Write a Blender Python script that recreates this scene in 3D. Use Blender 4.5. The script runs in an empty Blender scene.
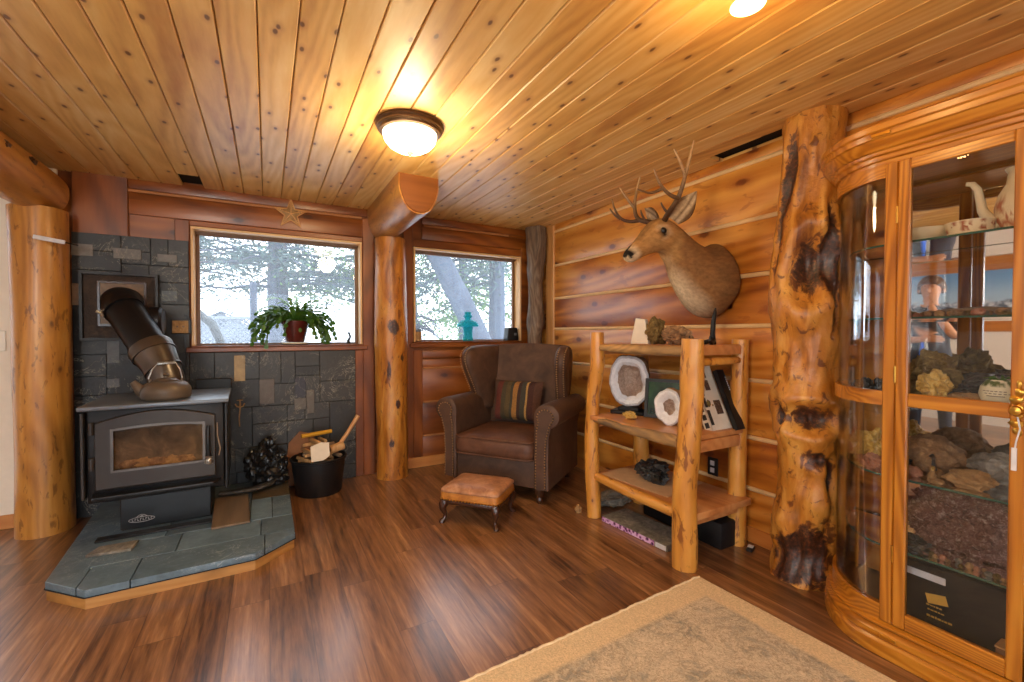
import bpy, bmesh, math, random
from mathutils import Vector, Matrix, noise
PI = math.pi
scene = bpy.context.scene
COL = scene.collection
V = Vector
def rad(d): return math.radians(d)
def lin(r, g, b):
    f = lambda c: (c/255/12.92) if c/255 <= .04045 else ((c/255+.055)/1.055)**2.4
    return (f(r), f(g), f(b), 1)

# ------------------------------------------------------------------ node helpers
class NT:
    def __init__(s, name):
        s.m = bpy.data.materials.new(name); s.m.use_nodes = True
        s.t = s.m.node_tree; s.n = s.t.nodes; s.l = s.t.links
        s.b = s.n['Principled BSDF']; s.out = s.n['Material Output']
    def node(s, typ, ins=None, **kw):
        n = s.n.new(typ)
        for k, v in kw.items(): setattr(n, k, v)
        for k, v in (ins or {}).items(): s.set(n.inputs[k], v)
        return n
    def set(s, sock, v):
        if isinstance(v, bpy.types.NodeSocket): s.l.new(v, sock)
        else: sock.default_value = v
    def math(s, op, a, b=0.0, c=None, clamp=False):
        n = s.n.new('ShaderNodeMath'); n.operation = op; n.use_clamp = clamp
        s.set(n.inputs[0], a); s.set(n.inputs[1], b)
        if c is not None: s.set(n.inputs[2], c)
        return n.outputs[0]
    def obj(s): return s.node('ShaderNodeTexCoord').outputs['Object']
    def scale(s, vec, sc, loc=(0, 0, 0)):
        return s.node('ShaderNodeMapping', {'Vector': vec, 'Scale': sc, 'Location': loc}).outputs[0]
    def noise(s, vec, scale, detail=4, rough=.55, dist=0.0):
        return s.node('ShaderNodeTexNoise', {'Vector': vec, 'Scale': scale, 'Detail': detail, 'Roughness': rough, 'Distortion': dist}).outputs[0]
    def ramp(s, fac, stops, interp='LINEAR'):
        n = s.node('ShaderNodeValToRGB', {'Fac': fac}); cr = n.color_ramp; cr.interpolation = interp
        while len(cr.elements) < len(stops): cr.elements.new(.5)
        for e, (p, c) in zip(cr.elements, stops):
            e.position = p; e.color = c if not isinstance(c, (int, float)) else (c, c, c, 1)
        return n.outputs[0]
    def mix(s, fac, a, b, blend='MIX'):
        n = s.n.new('ShaderNodeMix'); n.data_type = 'RGBA'; n.blend_type = blend
        s.set(n.inputs[0], fac); s.set(n.inputs[6], a); s.set(n.inputs[7], b)
        return n.outputs[2]
    def smooth(s, x, lo, hi, a=0.0, b=1.0):
        n = s.node('ShaderNodeMapRange', {'Value': x, 'From Min': lo, 'From Max': hi, 'To Min': a, 'To Max': b})
        n.interpolation_type = 'SMOOTHSTEP'; return n.outputs[0]
    def sep(s, v):
        o = s.node('ShaderNodeSeparateXYZ', {'Vector': v}).outputs; return o[0], o[1], o[2]
    def comb(s, x, y, z): return s.node('ShaderNodeCombineXYZ', {0: x, 1: y, 2: z}).outputs[0]
    def white(s, v, dim='3D'):
        n = s.node('ShaderNodeTexWhiteNoise'); n.noise_dimensions = dim
        s.set(n.inputs['W' if dim == '1D' else 'Vector'], v); return n.outputs[0]
    def vadd(s, a, b): return s.node('ShaderNodeVectorMath', {0: a, 1: b}, operation='ADD').outputs[0]
    def bump(s, h, strength=.3, dist=.01):
        n = s.node('ShaderNodeBump', {'Height': h, 'Strength': strength, 'Distance': dist}); s.l.new(n.outputs[0], s.b.inputs['Normal'])
    def base(s, c): s.set(s.b.inputs['Base Color'], c)
    def P(s, **kw):
        for k, v in kw.items(): s.set(s.b.inputs[k.replace('_', ' ')], v)
        return s

def plain(name, c, rough=.5, metal=0.0, spec=.5, var=.12, vscale=25, bump=0.0, coat=0.0, bscale=120):
    t = NT(name); o = t.obj(); n = t.noise(o, vscale, 4)
    d = tuple(x*(1-var) for x in c[:3])+(1,); h = tuple(min(1, x*(1+var)) for x in c[:3])+(1,)
    t.base(t.ramp(n, [(.3, d), (.7, h)])); t.P(Roughness=rough, Metallic=metal, Coat_Weight=coat)
    t.b.inputs['Specular IOR Level'].default_value = spec
    if bump: t.bump(t.noise(o, bscale, 3), bump, .004)
    return t.m

def wood(name, dark, mid, light, axis='Z', gs=1.0, rough=.42, knots=.5, knotcol=None, knotscale=4.0, plank=None, coat=.15,
         bump=.12, tone=.3, knotsize=.09, stretch=.09, ringcol=None, flat=None, wave=.12, fleck=0.0, fleckcol=None):
    t = NT(name); co = t.obj(); ax = 'XYZ'.index(axis); rnd = None
    if plank:
        w, width, off = plank
        xyz = t.sep(co); idx = t.math('FLOOR', t.math('DIVIDE', t.math('SUBTRACT', xyz['XYZ'.index(w)], off), width))
        rnd = t.white(idx, '1D'); rnd2 = t.white(t.math('ADD', idx, 71.3), '1D')
        sh = [t.math('MULTIPLY', rnd2, 3.1)]*3
        sh[ax] = t.math('MULTIPLY', rnd, 37.0); co = t.vadd(co, t.comb(*sh))
    sc = [1, 1, 1]; sc[ax] = stretch
    st = t.scale(co, sc)
    warp = t.noise(st, 3.5*gs, 2, .5)
    wv = t.node('ShaderNodeTexWave', {'Vector': t.vadd(st, t.comb(t.math('MULTIPLY', warp, .35), t.math('MULTIPLY', warp, .27), t.math('MULTIPLY', warp, .31))),
                                      'Scale': 9*gs, 'Distortion': 3.5, 'Detail': 2, 'Detail Scale': 1.2}, wave_type='BANDS', bands_direction='DIAGONAL').outputs['Fac']
    n1 = t.noise(st, 7*gs, 3, .55, .3); n2 = t.noise(st, 70*gs, 2, .6)
    f = t.math('ADD', t.math('ADD', t.math('MULTIPLY', wv, wave), t.math('MULTIPLY', n1, .80-wave)), t.math('MULTIPLY', n2, .20))
    if rnd is not None: f = t.math('ADD', f, t.math('MULTIPLY', t.math('SUBTRACT', rnd, .5), tone))
    c = t.ramp(f, [(.22, dark), (.5, mid), (.78, light)])
    if knots > 0:
        ks = [1, 1, 1]; ks[ax] = .5
        if flat: ks['XYZ'.index(flat)] = 0.0
        kv = t.scale(co, ks)
        if flat:
            X_, Y_, Z_ = t.sep(kv); kv = t.comb(*{'X': (Y_, Z_, 0.0), 'Y': (X_, Z_, 0.0), 'Z': (X_, Y_, 0.0)}[flat])
        vo = t.n.new('ShaderNodeTexVoronoi'); vo.voronoi_dimensions = '2D' if flat else '3D'
        t.set(vo.inputs['Vector'], kv); vo.inputs['Scale'].default_value = knotscale
        pick = t.math('LESS_THAN', t.sep(vo.outputs['Color'])[0], knots)
        dj = t.math('ADD', vo.outputs['Distance'], t.math('MULTIPLY', t.math('SUBTRACT', t.noise(co, 30, 2), .5), .06))
        halo = t.math('MULTIPLY', t.smooth(dj, knotsize*.6, knotsize*2.6, 1, 0), pick)
        core = t.math('MULTIPLY', t.smooth(dj, knotsize*.45, knotsize, 1, 0), pick)
        kc = knotcol or tuple(x*.4 for x in dark[:3])+(1,)
        c = t.mix(t.math('MULTIPLY', halo, .45), c, ringcol or dark); c = t.mix(t.math('MULTIPLY', core, .85), c, kc)
    if fleck:
        fs = [1, 1, 1]; fs[ax] = .28
        fn = t.noise(t.scale(co, fs), 34*gs, 4, .6, .6); fm = t.noise(co, 5, 2)
        c = t.mix(t.math('MULTIPLY', t.smooth(t.math('ADD', fn, t.math('MULTIPLY', t.math('SUBTRACT', fm, .5), .35)), .57, .66), fleck), c, fleckcol or lin(84,42,16))
    t.base(c); t.P(Roughness=rough, Coat_Weight=coat, Coat_Roughness=.25)
    if bump: t.bump(f, bump, .006)
    return t.m

# ------------------------------------------------------------------ mesh helpers
def newbm(): return bmesh.new()
def box(bm, x0, x1, y0, y1, z0, z1, bev=0.0, seg=1, M=None):
    v = [bm.verts.new(p) for p in ((x0,y0,z0),(x1,y0,z0),(x1,y1,z0),(x0,y1,z0),(x0,y0,z1),(x1,y0,z1),(x1,y1,z1),(x0,y1,z1))]
    fs = [bm.faces.new([v[i] for i in q]) for q in ((3,2,1,0),(4,5,6,7),(0,1,5,4),(1,2,6,5),(2,3,7,6),(3,0,4,7))]
    if bev > 0:
        r = bmesh.ops.bevel(bm, geom=list({e for f in fs for e in f.edges}), offset=bev, segments=seg, profile=.5, affect='EDGES', clamp_overlap=True)
        v = list({w for w in r['verts']} | {w for w in v if w.is_valid})
    if M is not None: bmesh.ops.transform(bm, matrix=M, verts=v)
    return v
def rings(bm, rs, cap0=True, cap1=True, closed=True, tip0=None, tip1=None):
    R = [[bm.verts.new(p) for p in r] for r in rs]; n = len(R[0])
    for a, b in zip(R, R[1:]):
        for i in range(n if closed else n-1):
            j = (i+1) % n
            try: bm.faces.new((a[i], a[j], b[j], b[i]))
            except ValueError: pass
    if cap0 and n > 2: bm.faces.new(list(reversed(R[0])))
    if cap1 and n > 2: bm.faces.new(R[-1])
    return R
def frames(pts):
    T = []
    for i in range(len(pts)):
        a = pts[max(i-1, 0)]; b = pts[min(i+1, len(pts)-1)]; T.append((b-a).normalized())
    u = V((1, 0, 0)) if abs(T[0].x) < .8 else V((0, 1, 0))
    u = (u - T[0]*u.dot(T[0])).normalized(); out = []
    for t in T:
        u = (u - t*u.dot(t)).normalized(); out.append((t, u, t.cross(u)))
    return out
def tube(bm, pts, r, seg=12, cap=True, sx=1.0, rn=None):
    pts = [V(p) for p in pts]; rr = r if isinstance(r, (list, tuple)) else [r]*len(pts)
    rs = []
    for k, (p, (t, u, w)) in enumerate(zip(pts, frames(pts))):
        ring = []
        for i in range(seg):
            a = 2*PI*i/seg; q = rr[k]
            if rn: q = q*rn(k, a, p)
            ring.append(p + u*math.cos(a)*q + w*math.sin(a)*q*sx)
        rs.append(ring)
    return rings(bm, rs, cap, cap)
def lathe(bm, prof, seg=24, c=(0, 0, 0), M=None, cap0=True, cap1=True):
    rs = [[V((r*math.cos(2*PI*i/seg), r*math.sin(2*PI*i/seg), z)) for i in range(seg)] for r, z in prof]
    c = V(c); rs = [[(M @ p if M else p)+c for p in ring] for ring in rs]
    return rings(bm, rs, cap0, cap1)
def prism(bm, poly, h0, h1, axis='Z', bev=0.0):
    def mk(p, h): return V((p[0], p[1], h)) if axis == 'Z' else V((p[0], h, p[1])) if axis == 'Y' else V((h, p[0], p[1]))
    a = [bm.verts.new(mk(p, h0)) for p in poly]; b = [bm.verts.new(mk(p, h1)) for p in poly]; n = len(poly)
    fs = [bm.faces.new(a), bm.faces.new(list(reversed(b)))]
    for i in range(n): fs.append(bm.faces.new((a[i], b[i], b[(i+1) % n], a[(i+1) % n])))
    if bev > 0:
        bmesh.ops.bevel(bm, geom=list({e for f in fs for e in f.edges}), offset=bev, segments=2, profile=.5, affect='EDGES', clamp_overlap=True)
def fix(bm): bmesh.ops.recalc_face_normals(bm, faces=bm.faces)
def fbm(p, o=4): return noise.fractal(p, .8, 2.0, o)
def rock(bm, c, s, seed=0, rough=.28, sub=3, freq=1.6, flat=.0, rot=0.0):
    r = bmesh.ops.create_icosphere(bm, subdivisions=sub, radius=1.0)
    rz = Matrix.Rotation(rot, 3, 'Z')
    for v in r['verts']:
        d = v.co.copy(); k = 1 + rough*fbm(d*freq + V((seed*3.7, seed*1.3, seed*2.1)), 4)
        cell = noise.cell(d*2.2 + V((seed, 0, seed)))
        k += rough*.25*(cell-.5)
        q = V((d.x*s[0]*k, d.y*s[1]*k, d.z*s[2]*k)); q.z = max(q.z, -s[2]*(1-flat)) if flat else q.z
        v.co = rz @ q + V(c)
    return r['verts']
def blob_smooth(o, n=2):
    m = o.modifiers.new('sub', 'SUBSURF'); m.levels = n; m.render_levels = n; return o

def obj(name, bm, mat=None, parent=None, smooth=True, loc=None, rot=None, angle=35):
    me = bpy.data.meshes.new(name); fix(bm); bm.to_mesh(me); bm.free()
    for m in (mat if isinstance(mat, (list, tuple)) else [mat]):
        if m: me.materials.append(m)
    o = bpy.data.objects.new(name, me); COL.objects.link(o)
    if parent: o.parent = parent
    if loc: o.location = loc
    if rot: o.rotation_euler = rot
    if smooth:
        for p in me.polygons: p.use_smooth = True
        try: me.set_sharp_from_angle(angle=rad(angle))
        except Exception: pass
    return o
def tag(o, label=None, cat=None, group=None, kind=None):
    if label: o['label'] = label
    if cat: o['category'] = cat
    if group: o['group'] = group
    if kind: o['kind'] = kind
    return o
def thing(name, label, cat, loc=(0, 0, 0), rz=0.0, group=None):
    o = bpy.data.objects.new(name, None); COL.objects.link(o); o.empty_display_size = .1
    o.location = loc; o.rotation_euler = (0, 0, rz); return tag(o, label, cat, group)
def struct(name, bm, mat, parent=None, smooth=True, label=None, cat=None):
    o = obj(name, bm, mat, parent, smooth)
    if parent is None: o['kind'] = 'structure'
    return tag(o, label, cat)
def copy_tree(o, parent=None):
    c = o.copy(); COL.objects.link(c)
    if parent: c.parent = parent
    for ch in list(o.children): copy_tree(ch, c)
    return c
def paint(o, fn, name='Col'):
    a = o.data.color_attributes.new(name, 'FLOAT_COLOR', 'POINT')
    for i, v in enumerate(o.data.vertices): a.data[i].color = fn(v.co)
# ------------------------------------------------------------------ materials
M = {}
M['ceiling'] = wood('ceiling_pine', lin(180,124,60), lin(222,174,98), lin(240,206,140), 'Y', .8, .45, .62, lin(92,54,26), 8.5, ('X', .1225, -.02), .1, .03, .2, .085, .14, lin(176,118,62), flat='Z')
M['wall_gold'] = wood('wall_plank_golden', lin(134,66,16), lin(194,118,38), lin(222,156,70), 'Y', .6, .36, .6, lin(92,36,12), 4.2, ('Z', .311, -.005), .3, .06, .3, .11, .13, lin(140,62,20), flat='X', wave=.22, fleck=.4, fleckcol=lin(140,62,18))
M['wall_red'] = wood('wall_plank_cedar', lin(78,34,8), lin(122,62,16), lin(156,88,30), 'X', .55, .38, .5, lin(60,22,8), 4.0, ('Z', .305, -.03), .25, .06, .25, .1, .14, flat='Y', wave=.2)
M['wall_red_v'] = wood('cedar_board', lin(78,34,8), lin(122,62,16), lin(156,86,30), 'Z', .6, .4, .5, lin(60,22,8), 4.2, None, .25, .06, .25, .1, .14, flat='Y', wave=.2)
M['trim_pale'] = wood('pale_pine_trim', lin(170,112,60), lin(206,150,90), lin(226,180,122), 'Z', .8, .4, .2, lin(110,60,28), 4, None, .2, .05)
M['trim_gold'] = wood('golden_trim_y', lin(160,88,32), lin(196,122,54), lin(216,150,80), 'Y', .8, .4, .3, lin(100,44,16), 4, None, .2, .05)
M['base_x'] = wood('baseboard_pine', lin(160,92,40), lin(192,124,64), lin(208,148,84), 'X', .8, .45, .2, lin(100,44,16), 4, None, .1, .05)
M['jamb'] = wood('jamb_pine', lin(190,140,84), lin(222,178,122), lin(238,204,154), 'X', .8, .45, 0, None, 4, None, .1, .05)
M['jamb_v'] = wood('jamb_pine_v', lin(180,126,70), lin(214,166,108), lin(234,194,142), 'Z', .8, .45, 0, None, 4, None, .1, .05)
M['log'] = wood('peeled_log', lin(132,78,24), lin(190,128,52), lin(216,162,82), 'Z', .9, .42, .6, lin(70,34,14), 6, None, .2, .12, .3, .10, .12, fleck=.6)
M['log_y'] = wood('peeled_log_y', lin(122,70,22), lin(180,118,46), lin(210,154,74), 'Y', .9, .4, .6, lin(60,28,10), 5, None, .25, .1, .3, .12, .12, fleck=.35)
M['log_end'] = wood('log_end', lin(92,46,12), lin(116,62,18), lin(132,76,28), 'X', .8, .4, 0, None, 5, None, .3, .05)
M['oak'] = wood('golden_oak', lin(122,64,8), lin(178,108,24), lin(204,138,46), 'Z', 1.6, .32, 0, None, 4, None, .4, .08, .3, .1, .05, wave=.25)
M['oak_y'] = wood('golden_oak_y', lin(122,64,8), lin(178,108,24), lin(204,138,46), 'Y', 1.6, .32, 0, None, 4, None, .4, .08, .3, .1, .05, wave=.25)
M['shelflog'] = wood('shelf_log', lin(168,96,30), lin(206,140,56), lin(224,168,86), 'Z', .8, .38, .9, lin(96,48,18), 9, None, .3, .12, .3, .08, .2, fleck=.85, fleckcol=lin(120,62,24))
M['shelfboard'] = wood('shelf_board', lin(150,86,42), lin(196,128,72), lin(214,158,100), 'Y', .7, .4, .2, lin(90,40,20), 4, None, .3, .08)
M['hearthwood'] = wood('hearth_trim', lin(120,76,32), lin(176,122,60), lin(200,148,84), 'X', .8, .5, .5, lin(74,34,14), 5, None, .1, .08)
M['dark_wood'] = wood('dark_walnut', lin(34,18,10), lin(58,32,18), lin(80,46,26), 'Z', 1, .35, 0, None, 4, None, .4, .05)
M['board_brown'] = wood('brown_board', lin(80,64,50), lin(122,100,78), lin(150,128,104), 'Y', .8, .5, .2, None, 4, None, 0, .05)
M['kindling'] = wood('split_kindling', lin(140,96,54), lin(186,138,86), lin(212,170,118), 'Z', 1.2, .7, 0, None, 4, None, 0, .2)

# floor planks
def floor_mat():
    t = NT('vinyl_plank_floor'); co = t.obj(); x, y, z = t.sep(co)
    W, L = .152, 1.22
    fx = t.math('DIVIDE', x, W); ix = t.math('FLOOR', fx)
    ro = t.white(ix, '1D')
    fy = t.math('ADD', t.math('DIVIDE', y, L), t.math('MULTIPLY', ro, 7.0)); iy = t.math('FLOOR', fy)
    rn = t.white(t.comb(ix, iy, 3.0)); rn2 = t.white(t.comb(ix, iy, 9.0))
    sc = t.vadd(t.scale(co, (1, .075, 1)), t.comb(t.math('MULTIPLY', rn, 9.0), t.math('MULTIPLY', rn2, 5.0), 0.0))
    n1 = t.noise(sc, 14, 4, .6, .8); n2 = t.noise(sc, 85, 3, .6)
    wv = t.node('ShaderNodeTexWave', {'Vector': sc, 'Scale': 8, 'Distortion': 9, 'Detail': 2, 'Detail Scale': 1.3}, bands_direction='X').outputs['Fac']
    f = t.math('ADD', t.math('ADD', t.math('MULTIPLY', n1, .60), t.math('MULTIPLY', n2, .34)), t.math('MULTIPLY', wv, .05))
    f = t.math('ADD', f, t.math('MULTIPLY', t.math('SUBTRACT', rn, .5), .11))
    c = t.ramp(f, [(.32, lin(64,38,21)), (.45, lin(116,77,46)), (.57, lin(148,103,66)), (.72, lin(186,140,96))])
    gx = t.math('FRACT', fx); gy = t.math('FRACT', fy)
    e = t.math('MINIMUM', t.math('MULTIPLY', t.math('MINIMUM', gx, t.math('SUBTRACT', 1.0, gx)), W), t.math('MULTIPLY', t.math('MINIMUM', gy, t.math('SUBTRACT', 1.0, gy)), L))
    g = t.smooth(e, .0006, .0028, 1, 0)
    t.base(t.mix(t.math('MULTIPLY', g, .5), c, lin(60,36,22))); t.P(Coat_Weight=.55, Coat_Roughness=.2)
    t.P(Roughness=t.math('ADD', .24, t.math('MULTIPLY', n2, .2)))
    t.bump(t.math('SUBTRACT', f, t.math('MULTIPLY', g, .8)), .12, .004)
    return t.m
M['floor'] = floor_mat()

def stone(name, a, b, c, sc=18, rough=.7, bump=.6, spec=.4):
    t = NT(name); o = t.obj(); n = t.noise(o, sc, 6, .65, .7); n2 = t.noise(o, sc*4, 3)
    t.base(t.ramp(t.math('ADD', t.math('MULTIPLY', n, .75), t.math('MULTIPLY', n2, .25)), [(.32, a), (.52, b), (.72, c)])); t.P(Roughness=rough)
    t.b.inputs['Specular IOR Level'].default_value = spec; t.bump(t.math('ADD', n, n2), bump, .01); return t.m
# slate
def slate(name, base, vein=.7, rough=.45, bs=.5, hi=None):
    t = NT(name); o = t.obj()
    at = t.node('ShaderNodeAttribute', attribute_name='Col').outputs['Color']
    n = t.noise(o, 9, 6, .65, .5); n2 = t.noise(o, 45, 3)
    c = t.mix(1.0, at, t.ramp(t.math('ADD', t.math('MULTIPLY', n, .7), t.math('MULTIPLY', n2, .3)), [(.3, .62), (.7, 1.3)]), 'MULTIPLY')
    # pale scratch-like veins
    for sc, w, seed in ((3.1, .013, 0), (4.3, .011, 5), (2.2, .009, 9)):
        vv = t.noise(t.vadd(o, (seed, seed, seed)), sc, 5, .7, 1.6)
        m = t.smooth(t.math('ABSOLUTE', t.math('SUBTRACT', vv, .5)), 0, w, 1, 0)
        patch = t.smooth(t.noise(t.vadd(o, (seed*2, 1, seed)), 2.3, 2), .52, .66)
        c = t.mix(t.math('MULTIPLY', t.math('MULTIPLY', m, patch), vein), c, hi or lin(176,168,146))
    t.base(c); t.P(Roughness=rough); t.bump(t.math('ADD', n, t.math('MULTIPLY', n2, .4)), bs, .006)
    return t.m
M['slate'] = slate('slate_tile', None)
M['hearth_slate'] = slate('hearth_slate_tile', None, .5, .32, .3, lin(190,196,196))
M['sash_brown'] = plain('bronze_sash', lin(112,78,48), .4)
M['panel_brown'] = stone('scorched_brown_panel', lin(36,26,20), lin(64,48,38), lin(92,72,56), 20, .7, .3)
M['grout'] = plain('slate_grout', lin(30,30,30), .9)

M['white_wall'] = plain('white_plaster', lin(232,220,204), .8, var=.03, bump=.1)
M['white_plastic'] = plain('white_plastic', lin(230,224,212), .4, var=.02)
M['dark_void'] = plain('dark_cavity', lin(14,10,8), .9)
M['chink'] = plain('chinking_strip', lin(222,184,130), .6, var=.12, vscale=8)
M['chink_red'] = plain('chinking_strip_red', lin(170,112,66), .6, var=.15, vscale=8)

# cast iron etc
M['stove'] = plain('stove_black_steel', lin(34,32,32), .42, .25, var=.2, vscale=10, bump=.08)
M['stove_top'] = plain('stove_top_grey', lin(112,120,130), .36, .35, var=.12, vscale=6)
M['stove_door'] = plain('stove_door_grey', lin(58,51,46), .42, .3, var=.15, vscale=8, bump=.06)
M['stove_black'] = plain('stove_black_enamel', lin(12,12,14), .35, 0, coat=.1)
M['pipe_black'] = plain('stovepipe_black', lin(26,26,30), .38, .4, var=.2, vscale=7)
M['pipe_steel'] = plain('stovepipe_brown_steel', lin(98,90,84), .3, .8, var=.25, vscale=6)
M['kettle'] = plain('kettle_brown_iron', lin(98,83,68), .5, .15, var=.12, vscale=12, bump=.1)
M['wire'] = plain('bright_wire', lin(200,200,196), .3, .9)
M['black_metal'] = plain('black_iron', lin(16,15,15), .45, .3)
M['brass'] = plain('brass', lin(206,156,70), .28, 1.0)
M['bronze'] = plain('lamp_bronze', lin(96,70,46), .4, .6, var=.15)
M['black_plastic'] = plain('black_plastic', lin(18,18,20), .45)
M['emblem'] = plain('emblem_silver', lin(176,170,166), .4, .3)

def glass(name, tint=(1, 1, 1, 1), gloss=.07, rough=.0, haze=0.0):
    t = NT(name); t.n.remove(t.b)
    fr = t.node('ShaderNodeFresnel', {'IOR': 1.45}).outputs[0]
    tr = t.node('ShaderNodeBsdfTransparent', {'Color': tint}).outputs[0]
    gl = t.node('ShaderNodeBsdfGlossy', {'Color': (1, 1, 1, 1), 'Roughness': rough}).outputs[0]
    s = t.node('ShaderNodeMixShader', {0: t.math('MULTIPLY', fr, gloss/.04, clamp=True), 1: tr, 2: gl}).outputs[0]
    if haze:
        tl = t.node('ShaderNodeBsdfTranslucent', {'Color': (.9, .95, 1, 1)}).outputs[0]
        s = t.node('ShaderNodeMixShader', {0: haze, 1: s, 2: tl}).outputs[0]
    t.l.new(s, t.out.inputs[0]); return t.m
M['window_glass'] = glass('window_glass', (.97, .98, 1, 1), .025, 0, .06)
M['cab_glass'] = glass('cabinet_glass', (.98, .98, .98, 1), .03)
M['shelf_glass'] = glass('shelf_glass', (.93, .97, .95, 1), .05)
M['shelf_edge'] = plain('glass_shelf_edge', lin(60,96,84), .15, 0, var=.05)
def mirror():
    t = NT('mirror_silver'); t.base((.88, .87, .85, 1)); t.P(Metallic=1.0, Roughness=.02); return t.m
M['mirror'] = mirror()
def teal_glass():
    t = NT('teal_glass'); t.n.remove(t.b)
    a = t.node('ShaderNodeBsdfTransparent', {'Color': (.22, .80, .84, 1)}).outputs[0]
    b = t.node('ShaderNodeBsdfPrincipled', {'Base Color': lin(24,168,176), 'Roughness': .08}).outputs[0]
    t.l.new(t.node('ShaderNodeMixShader', {0: .35, 1: a, 2: b}).outputs[0], t.out.inputs[0]); return t.m
M['teal'] = teal_glass()

def emis(name, c, s):
    t = NT(name); t.b.inputs['Emission Color'].default_value = c; t.b.inputs['Emission Strength'].default_value = s; t.base(lin(240,225,190)); return t.m
M['lamp_glow'] = emis('lamp_dome_glow', (1, .80, .48, 1), 7.0)
M['bell_glow'] = emis('lamp_bell_glow', (1, .74, .36, 1), 3.2)

# leather
def leather(name, d, m, l, rough=.5, sc=9):
    t = NT(name); o = t.obj(); n = t.noise(o, sc, 5, .6, .6); n2 = t.noise(o, 260, 2)
    t.base(t.ramp(n, [(.3, d), (.52, m), (.75, l)])); t.P(Roughness=rough); t.b.inputs['Specular IOR Level'].default_value = .4
    t.bump(t.math('ADD', t.math('MULTIPLY', n2, .4), n), .22, .005); return t.m
M['leather'] = leather('armchair_suede_brown', lin(66,44,32), lin(82,56,40), lin(98,68,50), .6)
M['leather_seat'] = leather('armchair_seat_brown', lin(76,46,32), lin(94,60,42), lin(112,74,54), .5)
M['stool_leather'] = leather('stool_tan_leather', lin(136,86,56), lin(178,124,86), lin(206,156,118), .38, 14)
M['stool_side'] = leather('stool_ochre_side', lin(150,88,30), lin(184,116,44), lin(200,134,58), .5, 14)
M['leg_wood'] = plain('dark_turned_wood', lin(62,34,20), .3, coat=.3)
M['nail'] = plain('brass_nailhead', lin(186,150,104), .35, .8)
def stripes():
    t = NT('striped_kilim'); o = t.obj(); x, y, z = t.sep(o)
    f = t.math('ADD', t.math('DIVIDE', x, .40), .5)
    cols = [(0, lin(78,54,38)), (.08, lin(92,38,28)), (.2, lin(66,56,36)), (.30, lin(84,66,36)), (.40, lin(56,52,40)), (.46, lin(150,104,50)), (.56, lin(58,34,26)), (.63, lin(58,56,46)), (.74, lin(172,132,72)), (.78, lin(66,34,26)), (.9, lin(82,50,34))]
    c = t.ramp(f, cols, 'CONSTANT')
    n = t.noise(t.scale(o, (1, 1, 3)), 90, 3)
    t.base(t.mix(1.0, c, t.ramp(n, [(.3, .6), (.7, 1.25)]), 'MULTIPLY')); t.P(Roughness=.9); t.bump(n, .4, .004); return t.m
M['stripes'] = stripes()

def rug_mat():
    t = NT('faded_rug'); o = t.obj(); x, y, z = t.sep(o)
    n = t.noise(o, 3.2, 6, .7, 1.2); n2 = t.noise(o, 16, 5, .7, 2.2); n3 = t.noise(o, 160, 2)
    c = t.ramp(n, [(.35, lin(218,200,172)), (.6, lin(194,178,152))])
    blot = t.math('MULTIPLY', t.smooth(n, .42, .58), t.smooth(n2, .38, .58))
    c = t.mix(t.math('MULTIPLY', blot, .62), c, lin(120,124,122))
    br = t.math('MULTIPLY', t.smooth(t.math('ABSOLUTE', t.math('SUBTRACT', n2, .5)), 0, .035, 1, 0), .55)
    # medallion rings / border lines worn into the pile
    c = t.mix(br, c, lin(140,116,90))
    ed = t.math('MINIMUM', y, x)   # distance from the two near edges
    c = t.mix(t.smooth(ed, .10, .13, 1, 0), c, lin(222,196,156))
    ln = t.math('MULTIPLY', t.smooth(t.math('ABSOLUTE', t.math('SUBTRACT', ed, .125)), 0, .012, 1, 0), t.smooth(n2, .4, .6))
    c = t.mix(t.math('MULTIPLY', ln, .2), c, lin(134,110,84))
    t.base(t.mix(1.0, c, t.ramp(n3, [(.3, .78), (.7, 1.12)]), 'MULTIPLY')); t.P(Roughness=.95)
    t.b.inputs['Specular IOR Level'].default_value = .1; t.bump(t.math('ADD', n3, n2), .5, .006); return t.m
M['rug'] = rug_mat()
M['rug_fringe'] = plain('rug_selvedge', lin(226,202,164), .95)

def burl_mat(name, cs, fs, th, zs):
    t = NT(name); o = t.obj()
    at = t.sep(t.node('ShaderNodeAttribute', attribute_name='Col').outputs['Color'])[0]
    st = t.scale(o, (1, 1, .22)); n = t.noise(st, 11, 5, .6, .8); n2 = t.noise(t.scale(o, (1, 1, zs)), fs, 5, .65, 1.0); n3 = t.noise(o, 70, 3)
    c = t.ramp(n, [(.28, lin(*cs[0])), (.48, lin(*cs[1])), (.7, lin(*cs[2]))])
    fl = t.smooth(t.math('ADD', n2, t.math('MULTIPLY', at, .22)), th, th+.11)      # bark flecks
    c = t.mix(t.math('MULTIPLY', fl, .85), c, lin(92,42,18))
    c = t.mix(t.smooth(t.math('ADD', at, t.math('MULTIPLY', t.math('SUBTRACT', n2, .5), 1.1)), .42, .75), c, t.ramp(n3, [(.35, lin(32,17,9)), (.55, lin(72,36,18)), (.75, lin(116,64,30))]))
    t.base(c); t.P(Roughness=.45, Coat_Weight=.25, Coat_Roughness=.3); t.bump(t.math('ADD', n2, t.math('MULTIPLY', n3, .5)), .32, .012); return t.m
M['burl'] = burl_mat('burl_log', ((116,62,12), (182,114,34), (212,154,70)), 22, .55, .8)
M['streaky_log'] = burl_mat('streaky_log', ((112,58,14), (176,108,34), (206,146,64)), 30, .60, .3)
M['grey_bark'] = wood('weathered_grey_wood', lin(44,30,22), lin(110,88,70), lin(160,138,114), 'Z', 1.4, .7, .3, lin(26,16,10), 5, None, 0, .5, .3, .1, .15)
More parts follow.
